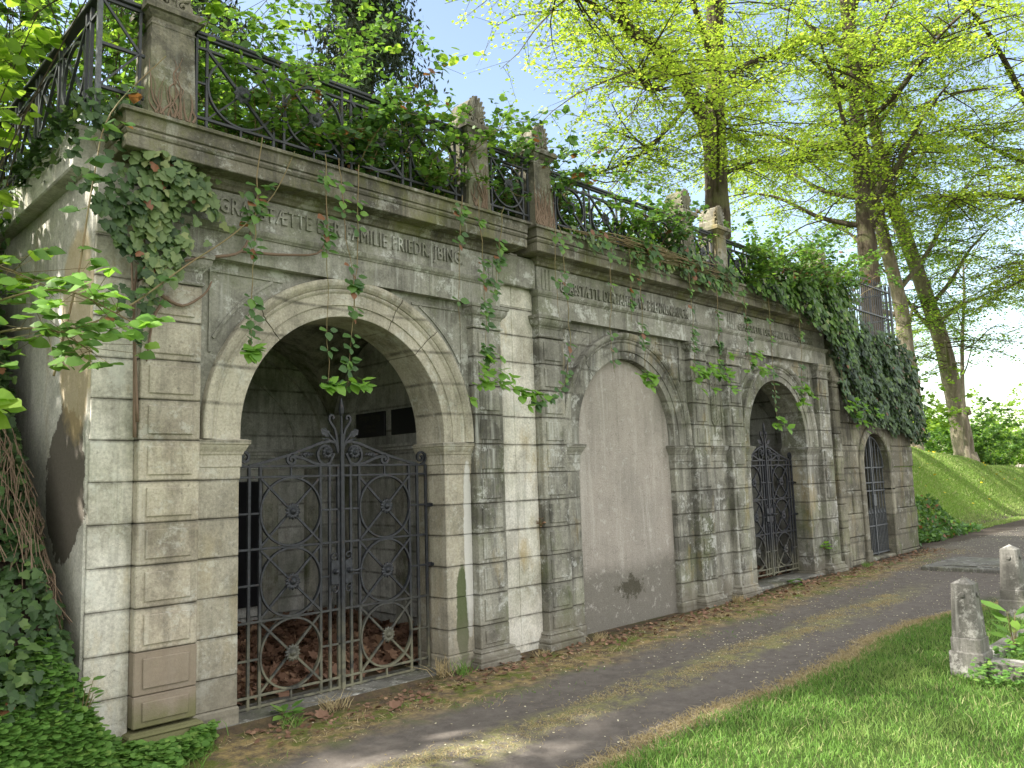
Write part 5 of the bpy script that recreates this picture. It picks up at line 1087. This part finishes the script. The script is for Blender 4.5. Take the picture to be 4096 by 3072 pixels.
def herb(lab, x, y, z, n, sz, mat, name='weed', shape=S_oval, spread=.06, h=.1, cat='weed', group=None):
    o = thing(name, (x, y, z), lab, cat, group); b = MB(); c = MB(); a = ru(0, 2*PI, n); hh = ru(.1, 1, n)*h
    e = arr([x, y, z])+np.stack([np.cos(a)*spread*.4, np.sin(a)*spread*.4, hh], 1); c.sticks(np.tile(arr([x, y, z]), (n, 1)), e, .003, .002)
    b.leaves(e, np.stack([np.cos(a), np.sin(a), ru(-.2, .5, n)], 1), unit(arr([0, 0, 1])+rn(n, 3)*.3), sz*ru(.7, 1.2, n), shape); c.build('stem', B_vine, o); b.build('leaves', mat, o)
herb('small sapling weed on the pier right of the far gate', 11.98, 5.47, .45, 12, .09, L_fresh)
herb('broad weed leaves at the step of the far gate', 10.7, 5.36, .06, 8, .13, L_cov)
herb('leafy weed under the left leaf of the nearest gate', 3.0, 5.4, .03, 12, .10, L_cov, spread=.1, h=.05)
herb('leafy bush weed at the bottom of the pale corner strip', 1.6, 5.3, .25, 26, .075, L_cov, spread=.2, h=.3)
herb('dark leaved twig in the crack left of the double tomb', 5.78, 5.47, 1.18, 16, .04, L_dead, spread=.06, h=.09)
# leaf litter
k = 5200; x = ru(2.0, 5.45, k); y = ru(5.92, 8.7, k); b = MB(); b.leaves(np.stack([x, y, .05+ru(0, .1, k)*(.4+.6*(y-5.9)/2.8)], 1), rn(k, 3)*arr([1, 1, .35]), unit(arr([0, 0, 1])+rn(k, 3)*.45), .11*ru(.5, 1.2, k), S_lobed, .35); b.build('chamber_leaf_litter', L_dead, kind='stuff')
k = 1200; x = ru(9.6, 12.2, k); y = ru(5.92, 8.3, k); b = MB(); b.leaves(np.stack([x, y, .05+ru(0, .06, k)], 1), rn(k, 3)*arr([1, 1, .35]), unit(arr([0, 0, 1])+rn(k, 3)*.45), .1*ru(.5, 1.2, k), S_lobed, .35); b.build('far_chamber_leaf_litter', L_dead, kind='stuff')
k = 1500; x = ru(2.6, 16, k); y = 5.2+rn(k)*.16; q = (y < 5.4); x = x[q]; y = y[q]; k = len(x); b = MB(); b.leaves(put(x, y, .012), rn(k, 3)*arr([1, 1, .2]), unit(arr([0, 0, 1])+rn(k, 3)*.3), .045*ru(.4, 1.3, k), S_lobed, .3); b.build('wall_foot_leaf_litter', L_dead, kind='stuff')
k = 5000; x = 3+ru(0, 1, k)*19; y = ru(2.8, 5.3, k); q = (x > 6) | (RNG.uniform(size=k) < .25); q &= (x > 9) | (y > 3.1); x = x[q]; y = y[q]; k = len(x); b = MB(); b.leaves(put(x, y, .006), rn(k, 3)*arr([1, 1, .1]), unit(arr([0, 0, 1])+rn(k, 3)*.2), ru(.008, .022, k), S_oval); b.build('fallen_petals', L_pet, kind='stuff')
for x, y, lab in ((3.62, 4.98, 'curled brown leaf on the verge before the nearest gate'), (3.15, 5.22, 'pinkish dead leaf by the dry tuft at the nearest gate'), (10.9, 5.3, 'pale dead leaf leaning on the step of the far gate'), (3.0, 3.5, 'lone brown leaf in the wheel rut at the bottom')):
    b = MB(); b.leaves([(x, y, float(Hh(x, y))+.012)], [(1, .4, .25)], [(-.3, -.4, .9)], .11, S_lobed, .4); b.build('dead_leaf', L_dead, label=lab, cat='dead leaf')

# ------------------------------------------------------------------ grave plot, slab
def grave_post(x, y, label, rz=0):
    z0 = float(Hh(x, y)); o = thing('grave_post', (x, y, z0), label, 'stone post', 'pointed stone posts of the grave border')
    b = MB(); 
    def oct_(h, z, c=.22): return [(x+u*h, y+v*h, z0+z) for u, v in ((-1, -1+c), (-1+c, -1), (1-c, -1), (1, -1+c), (1, 1-c), (1-c, 1), (-1+c, 1), (-1, 1-c))]
    b.rings([oct_(.12, -.15, .02), oct_(.12, .17, .02), oct_(.113, .18, .02)]); b.rings([oct_(.105, .18, .03), oct_(.105, .275, .05), oct_(.095, .285)]); b.rings([oct_(.10, .285), oct_(.078, .68), oct_(.004, .725)])
    b.build('shaft', M_conc, o)
    b = MB(); b.tube([(x+.0, y-.09, z0+.60), (x, y-.098, z0+.60)], [.022, .018], 10); b.tube([(x-.09, y, z0+.60), (x-.098, y, z0+.60)], [.022, .018], 10); b.build('chain_socket', M_conc, o); return o
grave_post(6.93, 2.07, 'stone post nearest the viewer at the corner of the grave kerb')
grave_post(9.50, 2.38, 'stone post behind, between the grave plot and the stone slab')
o = thing('grave_kerb', (7, 1, 0), 'low stone kerb running from the nearest post along the grave', 'kerb')
b = MB(); b.box(6.86, 7.04, .2, 1.948, -.1, .19, .012); b.box(6.86, 7.04, -1.6, .19, -.1, .185, .012); b.box(7.06, 9.36, 2.04, 2.18, -.1, .13, .012); b.build('kerb_stones', M_conc, o)
def groundpatch(x0, x1, y0, y1, n, sz, name, mat):
    x = ru(x0, x1, n); y = ru(y0, y1, n); b = MB(); a = ru(0, 2*PI, n); b.leaves(put(x, y, 0)+np.stack([0*x, 0*x, ru(.03, .16, n)], 1), np.stack([np.cos(a), np.sin(a), rn(n)*.2], 1), unit(arr([-.2, 0, 1])+rn(n, 3)*.35), sz*ru(.5, 1.2, n), S_oval); return b.build(name, mat, kind='stuff')
groundpatch(7.1, 9.4, -1.0, 2.0, 4200, .055, 'grave_ground_cover', L_cov)
groundpatch(6.5, 6.84, .9, 2.0, 500, .045, 'kerb_foot_herbs', L_cov)
herb('young thistle like plant with long leaves in the grave plot', 7.75, 1.98, .12, 16, .22, L_bush, 'garden_plant', [(0, 0), (.3, .12), (.6, .13), (1, 0), (.6, -.13), (.3, -.12)], .08, .32, 'plant')
o = thing('stone_slab', (13.8, 3.5, 0), 'flat pale grave slab lying on the path', 'stone slab')
b = MB(); b.box(12.98, 14.62, 2.2, 4.45, -.02, .165, .012); b.build('slab', M_conc, o); b = MB(); b.box(13.2, 14.4, 2.4, 4.2, .166, .176, .005); b.build('raised_field', M_conc, o)
